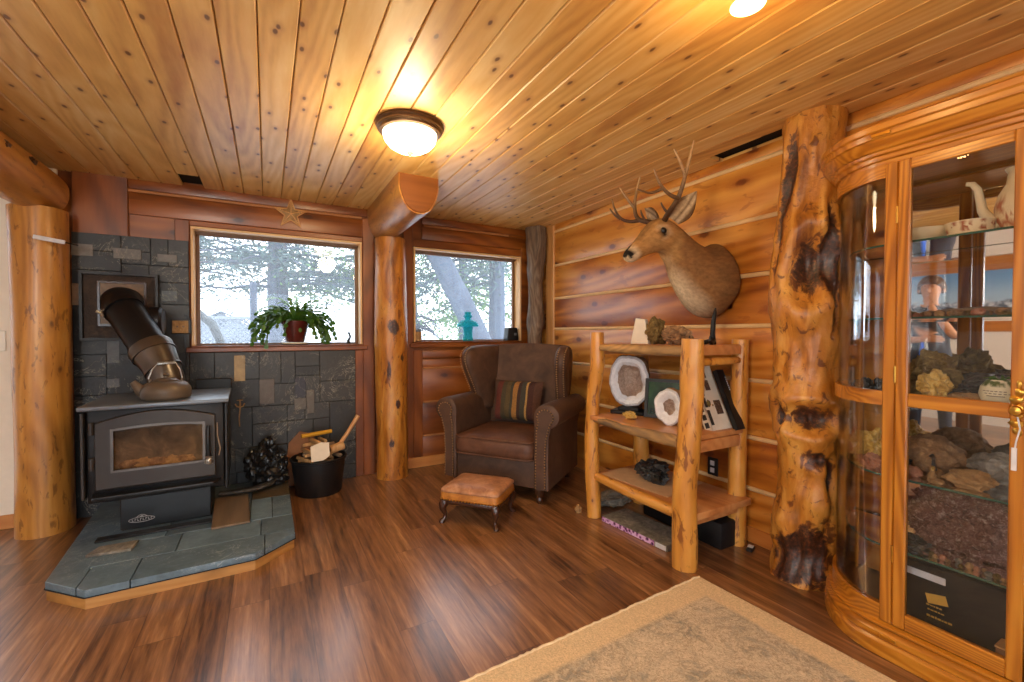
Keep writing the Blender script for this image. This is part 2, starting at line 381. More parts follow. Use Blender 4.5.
M['live_edge'] = wood('grey_live_edge', lin(74,62,52), lin(150,114,70), lin(206,158,96), 'Y', 1.2, .7, .4, lin(40,30,24), 8, None, 0, .4, .3, .1, .2)

def vcol(name, rough=.7, bump=.3, ns=120, amp=(.75, 1.2), spec=.3, stretch=None):
    t = NT(name); o = t.obj()
    at = t.node('ShaderNodeAttribute', attribute_name='Col').outputs['Color']
    n = t.noise(t.scale(o, stretch) if stretch else o, ns, 3)
    t.base(t.mix(1.0, at, t.ramp(n, [(.3, amp[0]), (.7, amp[1])]), 'MULTIPLY')); t.P(Roughness=rough)
    t.b.inputs['Specular IOR Level'].default_value = spec
    if bump: t.bump(n, bump, .006)
    return t.m
M['fur'] = vcol('deer_fur', .8, .4, 70, (.74, 1.18), .2, (.3, 1, .8))
M['antler'] = vcol('antler_bone', .45, .2, 60)
M['vcol'] = vcol('painted_ware', .35, 0, 20, (.95, 1.05))

M['crystal_white'] = stone('white_quartz', lin(222,220,222), lin(240,240,242), lin(250,250,252), 40, .25, .6, .6)
M['crystal_tan'] = stone('tan_quartz', lin(150,122,104), lin(196,168,148), lin(226,208,192), 60, .35, .8, .6)
M['agate_rim'] = stone('grey_agate_rim', lin(176,172,176), lin(206,204,206), lin(228,226,228), 30, .35, .4)
M['rock_brown'] = stone('brown_rock', lin(84,58,38), lin(136,102,70), lin(178,142,102), 20, .8)
M['rock_tan'] = stone('tan_rock', lin(120,88,54), lin(166,128,84), lin(204,170,120), 14, .75)
M['rock_grey'] = stone('grey_rock', lin(84,80,74), lin(128,120,108), lin(172,162,146), 18, .8)
M['rock_dark'] = stone('dark_rock', lin(18,18,18), lin(38,36,34), lin(92,86,80), 18, .4, .7, .7)
M['rock_moss'] = stone('mossy_rock', lin(66,48,24), lin(120,96,50), lin(172,146,88), 40, .85, 1.0)
M['rock_citrine'] = stone('yellow_crystal_rock', lin(168,120,40), lin(214,172,84), lin(240,216,150), 26, .4, .9, .6)
M['amethyst'] = stone('purple_brown_crystal', lin(66,36,32), lin(130,88,76), lin(214,186,174), 70, .2, 1.0, .8)
M['rock_pink'] = stone('pinkish_rock', lin(130,82,60), lin(170,116,90), lin(196,150,120), 16, .75)
M['cream'] = plain('cream_ceramic', lin(226,208,170), .2, coat=.4, var=.04)
M['paper'] = plain('parchment_sheet', lin(196,160,124), .8, var=.08)
M['cardboard'] = plain('brown_cardboard', lin(132,86,54), .8, var=.1)
M['white_page'] = plain('white_page', lin(220,206,186), .7, var=.05)
M['cork_lid'] = plain('yellow_plastic_stick', lin(204,146,34), .5)
M['terracotta'] = plain('maroon_glazed_pot', lin(82,26,22), .25, coat=.5, var=.15)
def leaf_mat():
    t = NT('christmas_cactus_green'); t.base(t.ramp(t.noise(t.obj(), 14, 3), [(.3, lin(44,86,24)), (.7, lin(96,138,48))])); t.P(Roughness=.4)
    tl = t.node('ShaderNodeBsdfTranslucent', {'Color': lin(110,160,50)}).outputs[0]
    t.l.new(t.node('ShaderNodeMixShader', {0: .35, 1: t.b.outputs[0], 2: tl}).outputs[0], t.out.inputs[0]); return t.m
M['leaf'] = leaf_mat()
M['soil'] = plain('potting_soil', lin(36,26,20), .95)
M['cloth_blue'] = plain('blue_cloth', lin(30,96,214), .8)
M['shirt'] = plain('dark_slate_shirt', lin(52,58,72), .85)
M['jeans'] = plain('dark_jeans', lin(48,54,68), .9)
M['skin'] = plain('skin', lin(206,156,126), .5, var=.06)
M['hair'] = plain('brown_hair', lin(96,66,40), .6, var=.3)
M['bag'] = plain('crumpled_black_bag', lin(22,21,21), .3, var=.2)
M['gold_print'] = plain('gold_print', lin(222,178,84), .35, .4)
M['label_white'] = plain('white_label', lin(206,202,204), .6)
# ------------------------------------------------------------------ room shell
XL, XR, YF, YB, ZC = -3.5, 2.44, -2.4, 3.87, 2.24
bm = newbm(); box(bm, XL-.2, XR+.3, YF-.2, YB+.2, -.06, 0); struct('floor', bm, M['floor'], smooth=False)

# ceiling: chamfered tongue-and-groove boards running along Y
bm = newbm(); w = .1225; x = -.02 - w*30
while x < XR+.05:
    def board(y0, y1, x0=x, x1=x+w):
        g, h = .0028, .006
        prof = [(x0+g*.4, ZC+.02), (x0+g*.4, ZC+h), (x0+g+.003, ZC), (x1-g-.003, ZC), (x1-g*.4, ZC+h), (x1-g*.4, ZC+.02)]
        rings(bm, [[V((px, y0, pz)) for px, pz in prof], [V((px, y1, pz)) for px, pz in prof]])
    i = round((x+.02)/w)
    if i == -4: board(YF, 3.60)                    # one short board leaves a dark slot by the window wall
    elif i == 19: board(YF, 1.31); board(1.75, YB)  # and another beside the gnarled post
    else: board(YF, YB+.03)
    x += w
ceil = struct('ceiling', bm, M['ceiling'], smooth=False)
bm = newbm(); box(bm, XL-.2, XR+.3, YF-.2, YB+.2, ZC+.03, ZC+.1); struct('ceiling_deck', bm, M['dark_void'], ceil, smooth=False)

# right wall: wide planks with pale chinking
wr = newbm(); box(wr, XR+.012, XR+.2, YF-.2, YB+.2, -.05, ZC+.06)
wall_r = struct('wall_right', wr, M['wall_gold'], smooth=False)
zs = [0, .305, .60, .93, 1.242, 1.533, 1.85, 2.176, ZC+.02]
bm = newbm()
for a, b in zip(zs, zs[1:]): box(bm, XR-.010, XR+.014, YF, 3.55, a+.011, b-.011, .008, 2)
struct('planks', bm, M['wall_gold'], wall_r)
bm = newbm()
for z in zs[1:-1]:
    tube(bm, [(XR-.001, YF, z), (XR-.001, 3.55, z)], .0145, 8, sx=1.0)
struct('chinking', bm, M['chink'], wall_r)
bm = newbm(); box(bm, XR-.022, XR+.014, 3.55, 3.68, 0, ZC, .004); struct('trim_1', bm, M['trim_pale'])
bm = newbm(); box(bm, XR-.024, XR-.008, YF, 3.55, 0, .088, .004); struct('baseboard_right', bm, M['trim_gold'])

# back wall with two window openings
W1 = (-.47, .70, 1.10, 1.96); W2 = (1.14, 2.24, 1.115, 1.965); W5 = (-3.1, -1.49, .0, 2.05)
def wall_with_holes(bm, x0, x1, z0, z1, y0, y1, holes):
    xs = sorted({x0, x1, *[h[0] for h in holes], *[h[1] for h in holes]})
    for a, b in zip(xs, xs[1:]):
        hs = [h for h in holes if h[0] <= a+1e-6 and h[1] >= b-1e-6]
        if hs: box(bm, a, b, y0, y1, z0, hs[0][2]); box(bm, a, b, y0, y1, hs[0][3], z1)
        else: box(bm, a, b, y0, y1, z0, z1)
bm = newbm(); wall_with_holes(bm, XL-.2, XR+.2, -.05, ZC+.06, YB+.02, YB+.17, [W1, W2, W5])
wall_b = struct('wall_back', bm, M['wall_red'], smooth=False)
bm = newbm(); box(bm, W5[1], -1.16, YB-.002, YB+.02, 0, ZC); box(bm, XL, W5[0], YB-.002, YB+.02, 0, ZC); box(bm, W5[0], W5[1], YB-.002, YB+.02, W5[3], ZC); struct('plaster', bm, M['white_wall'], wall_b, smooth=False)
bm = newbm()
def hb(x0, x1, z0, z1): box(bm, x0, x1, YB, YB+.022, z0+.004, z1-.004, .006, 2)
hb(-.81, .785, 2.172, ZC+.02); hb(-.81, .785, 2.0, 2.156); hb(1.22, 2.44, 2.172, ZC+.02); hb(1.22, 2.44, 2.035, 2.156)
for a, b in zip([0, .275, .58, .885, .97], [.275, .58, .885, .97, 1.05]): hb(1.22, 2.44, a, b)
struct('planks', bm, M['wall_red'], wall_b)
bm = newbm()
for x0, x1, z in ((-.81, .70, 2.164), (1.24, 2.10, 2.164), (1.225, 2.44, .885), (1.225, 2.44, .58), (1.225, 2.44, .275)):
    tube(bm, [(x0, YB+.004, z), (x1, YB+.004, z)], .011, 8)
struct('chinking', bm, M['chink_red'], wall_b)
bm = newbm()
for x0, x1, z0, z1 in ((-1.09, -.81, 1.84, ZC+.02), (.705, .80, 0, 2.16), (.64, .705, 0, 1.06), (1.05, 1.135, 0, 2.16), (1.135, 1.22, 0, 1.05), (-.56, -.475, 1.05, 2.0)):
    box(bm, x0, x1, YB-.008, YB+.02, z0, z1, .004)
struct('trim_2', bm, M['wall_red_v'])
bm = newbm()
box(bm, -.475, .705, YB-.008, YB+.02, 1.962, 2.0, .004); box(bm, 1.135, 2.24, YB-.008, YB+.02, 1.968, 2.035, .004)
box(bm, -.50, .74, YB-.03, YB+.02, 1.062, 1.098, .005); box(bm, 1.10, 2.26, YB-.03, YB+.02, 1.072, 1.112, .005)
box(bm, 2.24, 2.44, YB-.006, YB+.02, 1.05, 2.05, .004)
struct('trim_3', bm, M['wall_red'])
bm = newbm(); box(bm, 1.05, 2.42, YB-.018, YB, 0, .09, .004); struct('baseboard_back', bm, M['base_x'])
bm = newbm(); box(bm, W5[1], -1.30, YB-.018, YB, 0, .085, .004); struct('baseboard_back_plaster', bm, M['base_x'])

# window units
def window(n, W, y, crank):
    x0, x1, z0, z1 = W
    bm = newbm(); t = .016; d0, d1 = YB-.01, YB+.17
    box(bm, x0, x1, d0, d1, z1-t, z1, .002)
    fr = struct('window_%d' % n, bm, M['jamb'])
    bm = newbm(); box(bm, x0, x1, d0-.02, d1, z0, z0+t*.6, .002); struct('sill', bm, M['wall_red'], fr)
    bm = newbm(); box(bm, x0, x0+t, d0, d1, z0+t*.6, z1-t, .002); box(bm, x1-t, x1, d0, d1, z0+t*.6, z1-t, .002)
    struct('jamb', bm, M['jamb_v'], fr)
    bm = newbm(); s = .024; a0, a1, c0, c1 = x0+t, x1-t, z0+t*.6, z1-t
    box(bm, a0, a1, y, y+.035, c1-s, c1, .004); box(bm, a0, a1, y, y+.035, c0, c0+s*.6, .004)
    box(bm, a0, a0+s, y, y+.035, c0+s*.6, c1-s, .004); box(bm, a1-s, a1, y, y+.035, c0+s*.6, c1-s, .004)
    for k in range(3): box(bm, a0, a1, y-.012*(k+1), y-.012*k, c1-.010-.004*(2-k), c1, .002)
    struct('sash', bm, M['sash_brown'], fr)
    bm = newbm(); box(bm, a0+s, a1-s, y+.014, y+.020, c0+s*.6, c1-s); struct('pane', bm, M['window_glass'], fr, smooth=False)
    if crank:
        bm = newbm(); tube(bm, [(x1-.10, y-.03, c0+.008), (x1-.10, y-.03, c0+.03), (x1-.085, y-.035, c0+.06), (x1-.10, y-.04, c0+.10)], [.016, .012, .008, .010], 8)
        struct('crank_handle', bm, M['black_metal'], fr)
window(1, W1, YB+.10, True); window(2, W2, YB+.10, False)

# the rest of the room, seen only as reflections: left wall with a landscape window, front wall with wide glazing added for fill daylight
H1 = (.2, 3.15, 1.42, 2.02)
G = (-2.1, .10, 0, 2.05)
bm = newbm(); box(bm, XL-.15, XL, G[1], YB+.2, -.05, ZC+.06); box(bm, XL-.15, XL, YF-.2, G[0], -.05, ZC+.06); box(bm, XL-.15, XL, G[0], G[1], G[3], ZC+.06)
struct('wall_left', bm, M['white_wall'], smooth=False)
bm = newbm()
for y in (G[0], (G[0]+G[1])/2-.04, G[1]-.07): box(bm, XL-.10, XL-.04, y, y+.07, 0, G[3])
box(bm, XL-.10, XL-.04, G[0], G[1], G[3]-.07, G[3]); box(bm, XL-.10, XL-.04, G[0], G[1], 0, .06)
d2 = struct('door_2', bm, M['trim_pale'], smooth=False)
bm = newbm(); box(bm, XL-.075, XL-.07, G[0]+.07, G[1]-.07, .06, G[3]-.07); struct('pane', bm, M['window_glass'], d2, smooth=False)
bm = newbm()
for z0, z1 in ((1.22, 1.42), (2.02, 2.20)): box(bm, XL, XL+.02, H1[0]-.1, H1[1]+.1, z0, z1, .003)
struct('trim_4', bm, M['trim_gold'])
t = NT('mountain_panorama'); oo = t.obj(); x_, y_, z_ = t.sep(oo); nn = t.noise(t.scale(oo, (1, 1, 2.5)), 5, 5, .6)
hh = t.math('ADD', z_, t.math('MULTIPLY', t.math('SUBTRACT', nn, .5), .22))
t.base(t.mix(t.smooth(hh, .19, .21), t.ramp(t.noise(oo, 16, 4), [(.4, lin(84,98,116)), (.6, lin(206,212,220))]), t.mix(t.smooth(z_, .15, .6), lin(176,204,226), lin(120,168,214)))); t.P(Roughness=.5)
pn = thing('landscape_panorama', 'wide blue mountain panorama on the white wall, seen reflected in the cabinet mirror', 'picture', (XL+.003, H1[0], H1[2]+.002))
bm = newbm(); box(bm, 0, .012, .0, H1[1]-H1[0], 0, H1[3]-H1[2]-.004); obj('print', bm, t.m, pn, smooth=False)
bm = newbm(); D = (-3.1, 1.2, 0, 2.08)
box(bm, XL-.2, D[0], YF-.15, YF, -.05, ZC+.06); box(bm, D[1], XR+.2, YF-.15, YF, -.05, ZC+.06); box(bm, D[0], D[1], YF-.15, YF, D[3], ZC+.06)
struct('wall_front', bm, M['white_wall'], smooth=False)
bm = newbm()
for x0, x1 in ((D[0], D[0]+.07), (-1.70, -1.62), (-.28, -.20), (D[1]-.07, D[1])): box(bm, x0, x1, YF-.09, YF-.03, 0, D[3])
box(bm, D[0], D[1], YF-.09, YF-.03, D[3]-.07, D[3]); box(bm, D[0], D[1], YF-.09, YF-.03, 0, .08)
d1 = struct('rear_fill_door', bm, M['trim_pale'], smooth=False)  # unseen glazing, made wide to bring soft daylight from behind the camera
bm = newbm(); box(bm, D[0]+.07, D[1]-.07, YF-.065, YF-.06, .08, D[3]-.07); struct('pane', bm, M['window_glass'], d1, smooth=False)

bm = newbm()
for x0, x1 in ((W5[0], W5[0]+.07), ((W5[0]+W5[1])/2-.04, (W5[0]+W5[1])/2+.04), (W5[1]-.07, W5[1])): box(bm, x0, x1, YB+.04, YB+.10, 0, W5[3])
box(bm, W5[0], W5[1], YB+.04, YB+.10, W5[3]-.07, W5[3]); box(bm, W5[0], W5[1], YB+.04, YB+.10, 0, .08)
d3 = struct('door_3', bm, M['trim_pale'], smooth=False)
bm = newbm(); box(bm, W5[0]+.07, W5[1]-.07, YB+.066, YB+.071, .08, W5[3]-.07); struct('pane', bm, M['window_glass'], d3, smooth=False)
# light switch plate on the plaster by the left post
bm = newbm(); box(bm, -1.47, -1.395, YB-.012, YB-.002, 1.09, 1.215, .004); sw = tag(obj('light_switch', bm, M['white_plastic']), 'white light switch plate on the pale plaster beside the log post', 'switch')
bm = newbm(); box(bm, -1.44, -1.425, YB-.022, YB-.012, 1.14, 1.165, .002); obj('toggle', bm, M['white_plastic'], sw)

# ------------------------------------------------------------------ slate surround behind the stove
random.seed(4)
SL = newbm(); cl = SL.loops.layers.color.new('x'); tiles = []
specials = [(-1.09,-.985,1.700,1.775,(118,112,106)),(-.885,-.74,1.695,1.765,(112,108,104)),(-.655,-.545,1.69,1.745,(112,108,104)),
            (-.635,-.545,1.42,1.495,(84,92,98)),(-1.09,-1.043,1.38,1.52,(176,140,104)),(-.925,-.86,1.0,1.16,(96,96,96)),(-.93,-.862,.84,.90,(104,104,104)),
            (-.215,-.145,.845,1.035,(170,142,96)),(-.055,.045,.665,.85,(96,84,74)),(.185,.265,.69,.85,(44,40,48)),(.27,.325,.565,.75,(98,88,76)),(.18,.265,.60,.69,(92,84,74))]
def split(r):
    x0, x1, z0, z1 = r; w, h = x1-x0, z1-z0
    if w > .30 or h > .34 or (w > .15 and h > .15 and random.random() < .55):
        f = random.uniform(.38, .62)
        if w > h*random.uniform(.8, 1.2): split((x0, x0+w*f, z0, z1)); split((x0+w*f, x1, z0, z1))
        else: split((x0, x1, z0, z0+h*f)); split((x0, x1, z0+h*f, z1))
        return
    k = random.uniform(.75, 1.25); warm = 1 if x0 > -.2 else 0
    tiles.append((r, (40*k+4*warm, 40*k+0*warm, 40*k-5*warm)))
split((-1.09, .64, 0, 1.06)); split((-1.09, -.48, 1.06, 1.85))
for (x0, x1, z0, z1), c in tiles:
    g = .0011; d = random.uniform(0, .003)
    box(SL, x0+g, x1-g, YB-.022-d, YB-.004, z0+g, z1-g, .0018)
for x0, x1, z0, z1, c in specials: box(SL, x0, x1, YB-.028, YB-.004, z0, z1, .0018)
tilecol = [(t[0], lin(*[min(255, max(0, q)) for q in t[1]])) for t in tiles]
o = obj('slate_surround', SL, M['slate'])
def tc(co):
    if co.y < YB-.0255:
        for x0, x1, z0, z1, c in specials:
            if x0-1e-4 <= co.x <= x1+1e-4 and z0-1e-4 <= co.z <= z1+1e-4: return lin(*c)
    for (x0, x1, z0, z1), c in tilecol:
        if x0 <= co.x <= x1 and z0 <= co.z <= z1: return c
    return (.05, .05, .05, 1)
paint(o, tc); o['kind'] = 'structure'
bm = newbm(); box(bm, -1.09, .64, YB-.012, YB+.004, 0, 1.06); box(bm, -1.09, -.48, YB-.012, YB+.004, 1.06, 1.85)
struct('grout_bed', bm, M['grout'], o, smooth=False)

# ------------------------------------------------------------------ log posts and beams
def logtube(bm, pts, r, seg=28, amp=.035, f=3.0, seed=0, n=24):
    pts = [V(p) for p in pts]; P2 = []; R2 = []
    segs = len(pts)-1
    for i in range(n+1):
        s = i/n*segs; k = min(int(s), segs-1); u = s-k; u2 = u
        P2.append(pts[k].lerp(pts[k+1], u2))
        a, b = (r[k], r[k+1]) if isinstance(r, (list, tuple)) else (r, r); R2.append(a+(b-a)*u)
    def rn(k, a, p):
        d = V((math.cos(a), math.sin(a), 0))
        return 1 + amp*fbm(V((d.x*.9, d.y*.9, 0)) + p*f*.5 + V((seed*5.1, seed, seed*2.2)), 3)
    return tube(bm, P2, R2, seg, True, rn=rn)
bm = newbm(); logtube(bm, [(-1.185, 3.715, 0), (-1.187, 3.715, 1.0), (-1.195, 3.72, 1.945)], [.130, .126, .130], amp=.05, seed=1)
tag(obj('log_post', bm, M['log'], angle=60), 'thick peeled log post at the left, beside the wood stove', 'log post', kind='thing')
bm = newbm(); logtube(bm, [(-1.22, 3.80, 2.075), (-1.22, 1.2, 2.08), (-1.22, YF+.02, 2.085)], [.142, .15, .155], amp=.06, f=2, seed=2, n=50)
tag(obj('log_beam', bm, M['log_y'], angle=60), 'long round log beam under the ceiling resting on the left post', 'beam', kind='thing')
bmo = bpy.context.scene.objects['log_beam']
for y_, z_ in ((3.02, 2.10), (3.30, 2.115)):
    bm = newbm(); rock(bm, (-1.078, y_, z_), (.012, .035, .02), 5, .4, 3); obj('knot', bm, M['dark_wood'], bmo)
bm = newbm(); logtube(bm, [(.915, 3.735, 0), (.91, 3.735, 1.1), (.905, 3.735, 1.982)], [.128, .130, .125], amp=.06, f=5, seed=3, n=140, seg=72)
o = obj('log_post', bm, M['streaky_log'], angle=60); tag(o, 'peeled log post standing between the two windows, with a dark knot', 'log post', kind='thing')
def pcol(c):
    v = .16+.25*max(0, fbm(V((c.x*4, c.y*4, c.z*3)), 3))
    for kx, kz, rx, rz in ((.90, 1.25, .045, .06), (.93, .62, .02, .035), (.88, .30, .02, .03), (.97, 1.0, .015, .03), (.86, .9, .014, .05)):
        v += 1.1*math.exp(-((c.x-kx)/rx)**2-((c.z-kz)/rz)**2) if c.y < 3.735 else 0
    return (min(1, v),)*3+(1,)
paint(o, pcol)
# stub of beam on the middle post: D-shaped, cut face towards the room
bm = newbm(); rs = []
for y, sc in ((3.86, 1.0), (3.3, 1.0), (2.89, .99), (2.87, .96)):
    ring = []
    for i in range(24):
        a = PI + PI*i/23
        ring.append(V((.885+.140*sc*math.cos(a)*(1+.05*math.sin(a*3)), y, 2.16+.178*sc*math.sin(a)*1.0)))
    ring += [V((.885+.140*sc, y, ZC+.0)), V((.885-.140*sc, y, ZC+.0))]
    rs.append(ring)
rings(bm, rs)
o = obj('beam_stub', bm, M['log_y'], angle=50); tag(o, 'short sawn-off log beam end on top of the middle post', 'beam', kind='thing')
bm = newbm(); rs = []
for y, sc in ((2.872, .93), (2.862, .90)):
    rs.append([V((.885+.140*sc*math.cos(PI+PI*i/23)*(1+.05*math.sin((PI+PI*i/23)*3)), y, 2.16+.178*sc*math.sin(PI+PI*i/23))) for i in range(24)] + [V((.885+.128, y, ZC-.006)), V((.885-.128, y, ZC-.006))])
rings(bm, rs); obj('sawn_face', bm, M['log_end'], o, angle=30)

# weathered crooked post in the corner
bm = newbm(); logtube(bm, [(2.31, 3.72, 0), (2.30, 3.72, 1.0), (2.33, 3.72, 1.3), (2.31, 3.715, 1.7), (2.34, 3.72, 2.0), (2.33, 3.72, ZC)], [.085, .075, .085, .07, .10, .095], seg=30, amp=.3, f=7, seed=7, n=60)
tag(obj('corner_post', bm, M['grey_bark'], angle=70), 'grey weathered crooked log post in the corner behind the armchair', 'log post', kind='thing')

# big gnarled burl post
bm = newbm(); BX, BY = 2.300, 1.205; n = 120; sg = 64
#       angle (0 = towards the camera), z, half-angle, half-height, depth
pits = [(.12, 1.50, .62, .17, .065), (.62, 1.62, .22, .22, .028), (.10, .80, .75, .07, .062), (-.95, .80, .30, .10, .05), (.25, .15, 1.0, .20, .030), (-.75, .11, .7, .15, .025),
        (-.75, 1.98, .28, .22, .022), (-.95, 1.75, .2, .3, .014), (.85, 1.42, .3, .2, .03), (.3, .62, .5, .05, .02), (.75, .52, .25, .12, .03)]
humps = [(-.10, 1.30, .6, .12, .022), (.0, 1.70, .5, .09, .022), (-.2, .92, .7, .07, .026), (.15, .64, .6, .10, .026), (-.6, .68, .3, .12, .03), (.4, .40, .4, .1, .02), (.7, 1.52, .3, .14, .02), (.1, .05, 1.2, .06, .015)]
camang = math.atan2(-BY, -BX)
def burlfun(a, z):
    d = 0.0; dark = 0.0; da0 = (a-camang+PI) % (2*PI)-PI
    j = .22*fbm(V((math.cos(a)*2, math.sin(a)*2, z*4)), 3)
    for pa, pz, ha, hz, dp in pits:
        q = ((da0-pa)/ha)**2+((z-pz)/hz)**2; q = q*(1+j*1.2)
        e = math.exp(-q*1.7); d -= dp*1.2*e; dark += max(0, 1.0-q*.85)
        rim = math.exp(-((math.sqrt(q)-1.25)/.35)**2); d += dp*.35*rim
    for pa, pz, ha, hz, dp in humps: d += dp*math.exp(-(((da0-pa)/ha)**2+((z-pz)/hz)**2))
    d += .015*fbm(V((math.cos(a)*2.2, math.sin(a)*2.2, z*5)), 4) + .0025*fbm(V((math.cos(a)*7, math.sin(a)*7, z*18)), 3)
    return d, min(1, dark)
rs = []; meta = []
for k in range(n+1):
    z = ZC*k/n
    cx = BX + .012*math.sin(z*3.1+.5) + (.02 if z > 1.7 else .02*(z/1.7)); cy = BY - .012*math.sin(z*2.3) - .03*min(1, max(0, (z-1.5)/.5))
    RT = [(0, .134), (.2, .132), (.45, .126), (.6, .124), (.8, .148), (1.0, .140), (1.35, .150), (1.6, .142), (1.9, .130), (2.3, .126)]
    r0 = next(a[1]+(b[1]-a[1])*(.5-.5*math.cos(PI*(z-a[0])/(b[0]-a[0]))) for a, b in zip(RT, RT[1:]) if a[0] <= z <= b[0]+1e-6)
    ring = []
    for i in range(sg):
        a = 2*PI*i/sg; d, dk = burlfun(a, z); ring.append(V((cx+math.cos(a)*(r0+d), cy+math.sin(a)*(r0+d), z))); meta.append(dk)
    rs.append(ring)
rings(bm, rs)
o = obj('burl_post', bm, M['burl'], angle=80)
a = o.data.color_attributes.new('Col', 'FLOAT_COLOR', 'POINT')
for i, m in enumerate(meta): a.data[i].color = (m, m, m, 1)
tag(o, 'massive gnarled burl log post between the bookshelf and the oak cabinet', 'log post', kind='thing')
# ------------------------------------------------------------------ hearth pad
hp = [(-.877, 2.735), (-.70, 2.562), (-.062, 2.582), (.123, 2.742), (.125, 3.835), (-.955, 3.835), (-.94, 3.6)]
def inset(poly, d):
    out = []; n = len(poly); c = V((sum(p[0] for p in poly)/n, sum(p[1] for p in poly)/n))
    for i in range(n):
        p0, p1, p2 = V(poly[i-1]), V(poly[i]), V(poly[(i+1) % n])
        def nrm(a, b):
            t = (b-a).normalized(); m = V((-t.y, t.x)); return m if m.dot(c-a) > 0 else -m
        n1, n2 = nrm(p0, p1), nrm(p1, p2); m = (n1+n2); m = m/m.length; out.append(p1 + m*(d/max(.3, m.dot(n1))))
    return [(p.x, p.y) for p in out]
hearth = thing('hearth_pad', 'low hearth platform of slate tiles with a pine edge under the wood stove', 'hearth', (-.4, 3.2, 0))
def L(poly): return [(a+.4, b-3.2) for a, b in poly]
bm = newbm(); prism(bm, L(hp), 0, .05, 'Z'); obj('pine_edge', bm, M['hearthwood'], hearth, smooth=False)
# slate pieces laid on the pad: clip a loose grid to the outline
def clip(poly, a, b, c):   # keep a*x+b*y<=c
    out = []
    for i in range(len(poly)):
        p, q = poly[i], poly[(i+1) % len(poly)]; dp, dq = a*p[0]+b*p[1]-c, a*q[0]+b*q[1]-c
        if dp <= 0: out.append(p)
        if dp*dq < 0: t = dp/(dp-dq); out.append((p[0]+(q[0]-p[0])*t, p[1]+(q[1]-p[1])*t))
    return out
def clipconv(poly, conv):
    area = sum(conv[i][0]*conv[(i+1) % len(conv)][1]-conv[(i+1) % len(conv)][0]*conv[i][1] for i in range(len(conv)))
    cv = conv if area > 0 else conv[::-1]
    for i in range(len(cv)):
        p, q = cv[i], cv[(i+1) % len(cv)]; nx, ny = (q[1]-p[1]), -(q[0]-p[0])
        poly = clip(poly, nx, ny, nx*p[0]+ny*p[1])
        if len(poly) < 3: return []
    return poly
top = inset(hp, -.006)
random.seed(11); bm = newbm(); htiles = []
def lay(poly, shade):
    q = clipconv(poly, top)
    if len(q) >= 3:
        q = inset(q, .0022); prism(bm, L(q), .052, .085+random.uniform(-.001, .001), 'Z', .002); htiles.append((L(q), shade))
# long strip down the left side, then courses across
lay([(-1.0, 2.4), (-.74, 2.4), (-.74, 2.70), (-.79, 3.9), (-1.0, 3.9)], (98, 118, 130))
xs = [-.74, -.52, -.06, .3]
for j, (y0, y1, cuts) in enumerate([(2.4, 2.80, [-.74, -.55, -.02, .3]), (2.80, 3.04, [-.76, -.42, -.04, .3]), (3.04, 3.42, [-.78, -.5, -.1, .02, .3]), (3.42, 3.9, [-.80, -.4, -.1, .3])]):
    for a, b in zip(cuts, cuts[1:]):
        k = random.uniform(.85, 1.2); lay([(a, y0), (b, y0), (b, y1), (a, y1)], (92*k, 110*k, 121*k) if not (j == 3 and b > .1) else (92, 76, 54))
o = obj('slate_top', bm, M['hearth_slate'], hearth, angle=20)
def inside(q, p):
    s = 0
    for i in range(len(q)):
        a, b = q[i], q[(i+1) % len(q)]; s += 1 if (b[0]-a[0])*(p[1]-a[1])-(b[1]-a[1])*(p[0]-a[0]) > -1e-4 else -1
    return abs(s) == len(q)
paint(o, lambda c: next((lin(*[min(255, q) for q in sh]) for q_, sh in htiles if inside(q_, (c.x, c.y)) for q in [0]), lin(88, 98, 104)) if False else next((lin(*[min(255, w) for w in sh]) for q_, sh in htiles if inside(q_, (c.x, c.y))), lin(88, 98, 104)))
bm = newbm(); q = inset(hp, -.008); prism(bm, L(q), .0502, .0535, 'Z'); obj('mortar_bed', bm, M['grout'], hearth, smooth=False)

# ------------------------------------------------------------------ wood stove
S = thing('wood_stove', 'black wood-burning stove with a glass door standing on the slate hearth', 'wood stove', (-.525, 3.05, .085), rad(2))
bm = newbm(); prism(bm, [(-.33, 0), (.325, 0), (.325, .60), (-.33, .60)], .712, .735, 'Z', .005); obj('top_plate', bm, M['stove_top'], S)
bm = newbm(); box(bm, -.305, .30, .045, .585, .215, .712, .012, 2); obj('firebox', bm, M['stove'], S)
bm = newbm(); box(bm, -.322, -.307, .02, .57, .25, .70, .004); obj('side_shield', bm, M['stove_door'], S)
bm = newbm(); box(bm, .302, .317, .035, .57, .20, .705, .004); obj('side_shield', bm, M['stove'], S)
bm = newbm(); box(bm, -.20, .225, .185, .56, 0, .215, .006); obj('pedestal', bm, M['stove_black'], S)
bm = newbm(); prism(bm, [(-.27, -.03), (.25, -.03), (.285, .05), (-.285, .05)], .25, .268, 'Z', .005); obj('ash_lip', bm, M['stove'], S)
# arched cast door
def archpoly(x0, x1, z0, zs, rise, n=14):
    return [(x0, z0), (x1, z0)] + [(x1+(x0-x1)*i/n, zs+rise*math.sin(PI*i/n)) for i in range(n+1)]
def frame_prism(bm, outer, inner, y0, y1, bev=.004):
    n = len(outer)
    a = [bm.verts.new((p[0], y0, p[1])) for p in outer]; b = [bm.verts.new((p[0], y0, p[1])) for p in inner]
    c = [bm.verts.new((p[0], y1, p[1])) for p in outer]; d = [bm.verts.new((p[0], y1, p[1])) for p in inner]
    fs = []
    for i in range(n):
        j = (i+1) % n
        for q in ((a[i], a[j], b[j], b[i]), (c[j], c[i], d[i], d[j]), (a[j], a[i], c[i], c[j]), (b[i], b[j], d[j], d[i])): fs.append(bm.faces.new(q))
    return fs
door = thing('door', None, None); door.parent = S
bm = newbm(); frame_prism(bm, archpoly(-.262, .258, .295, .645, .05), archpoly(-.195, .205, .385, .606, .012), .0, .048)
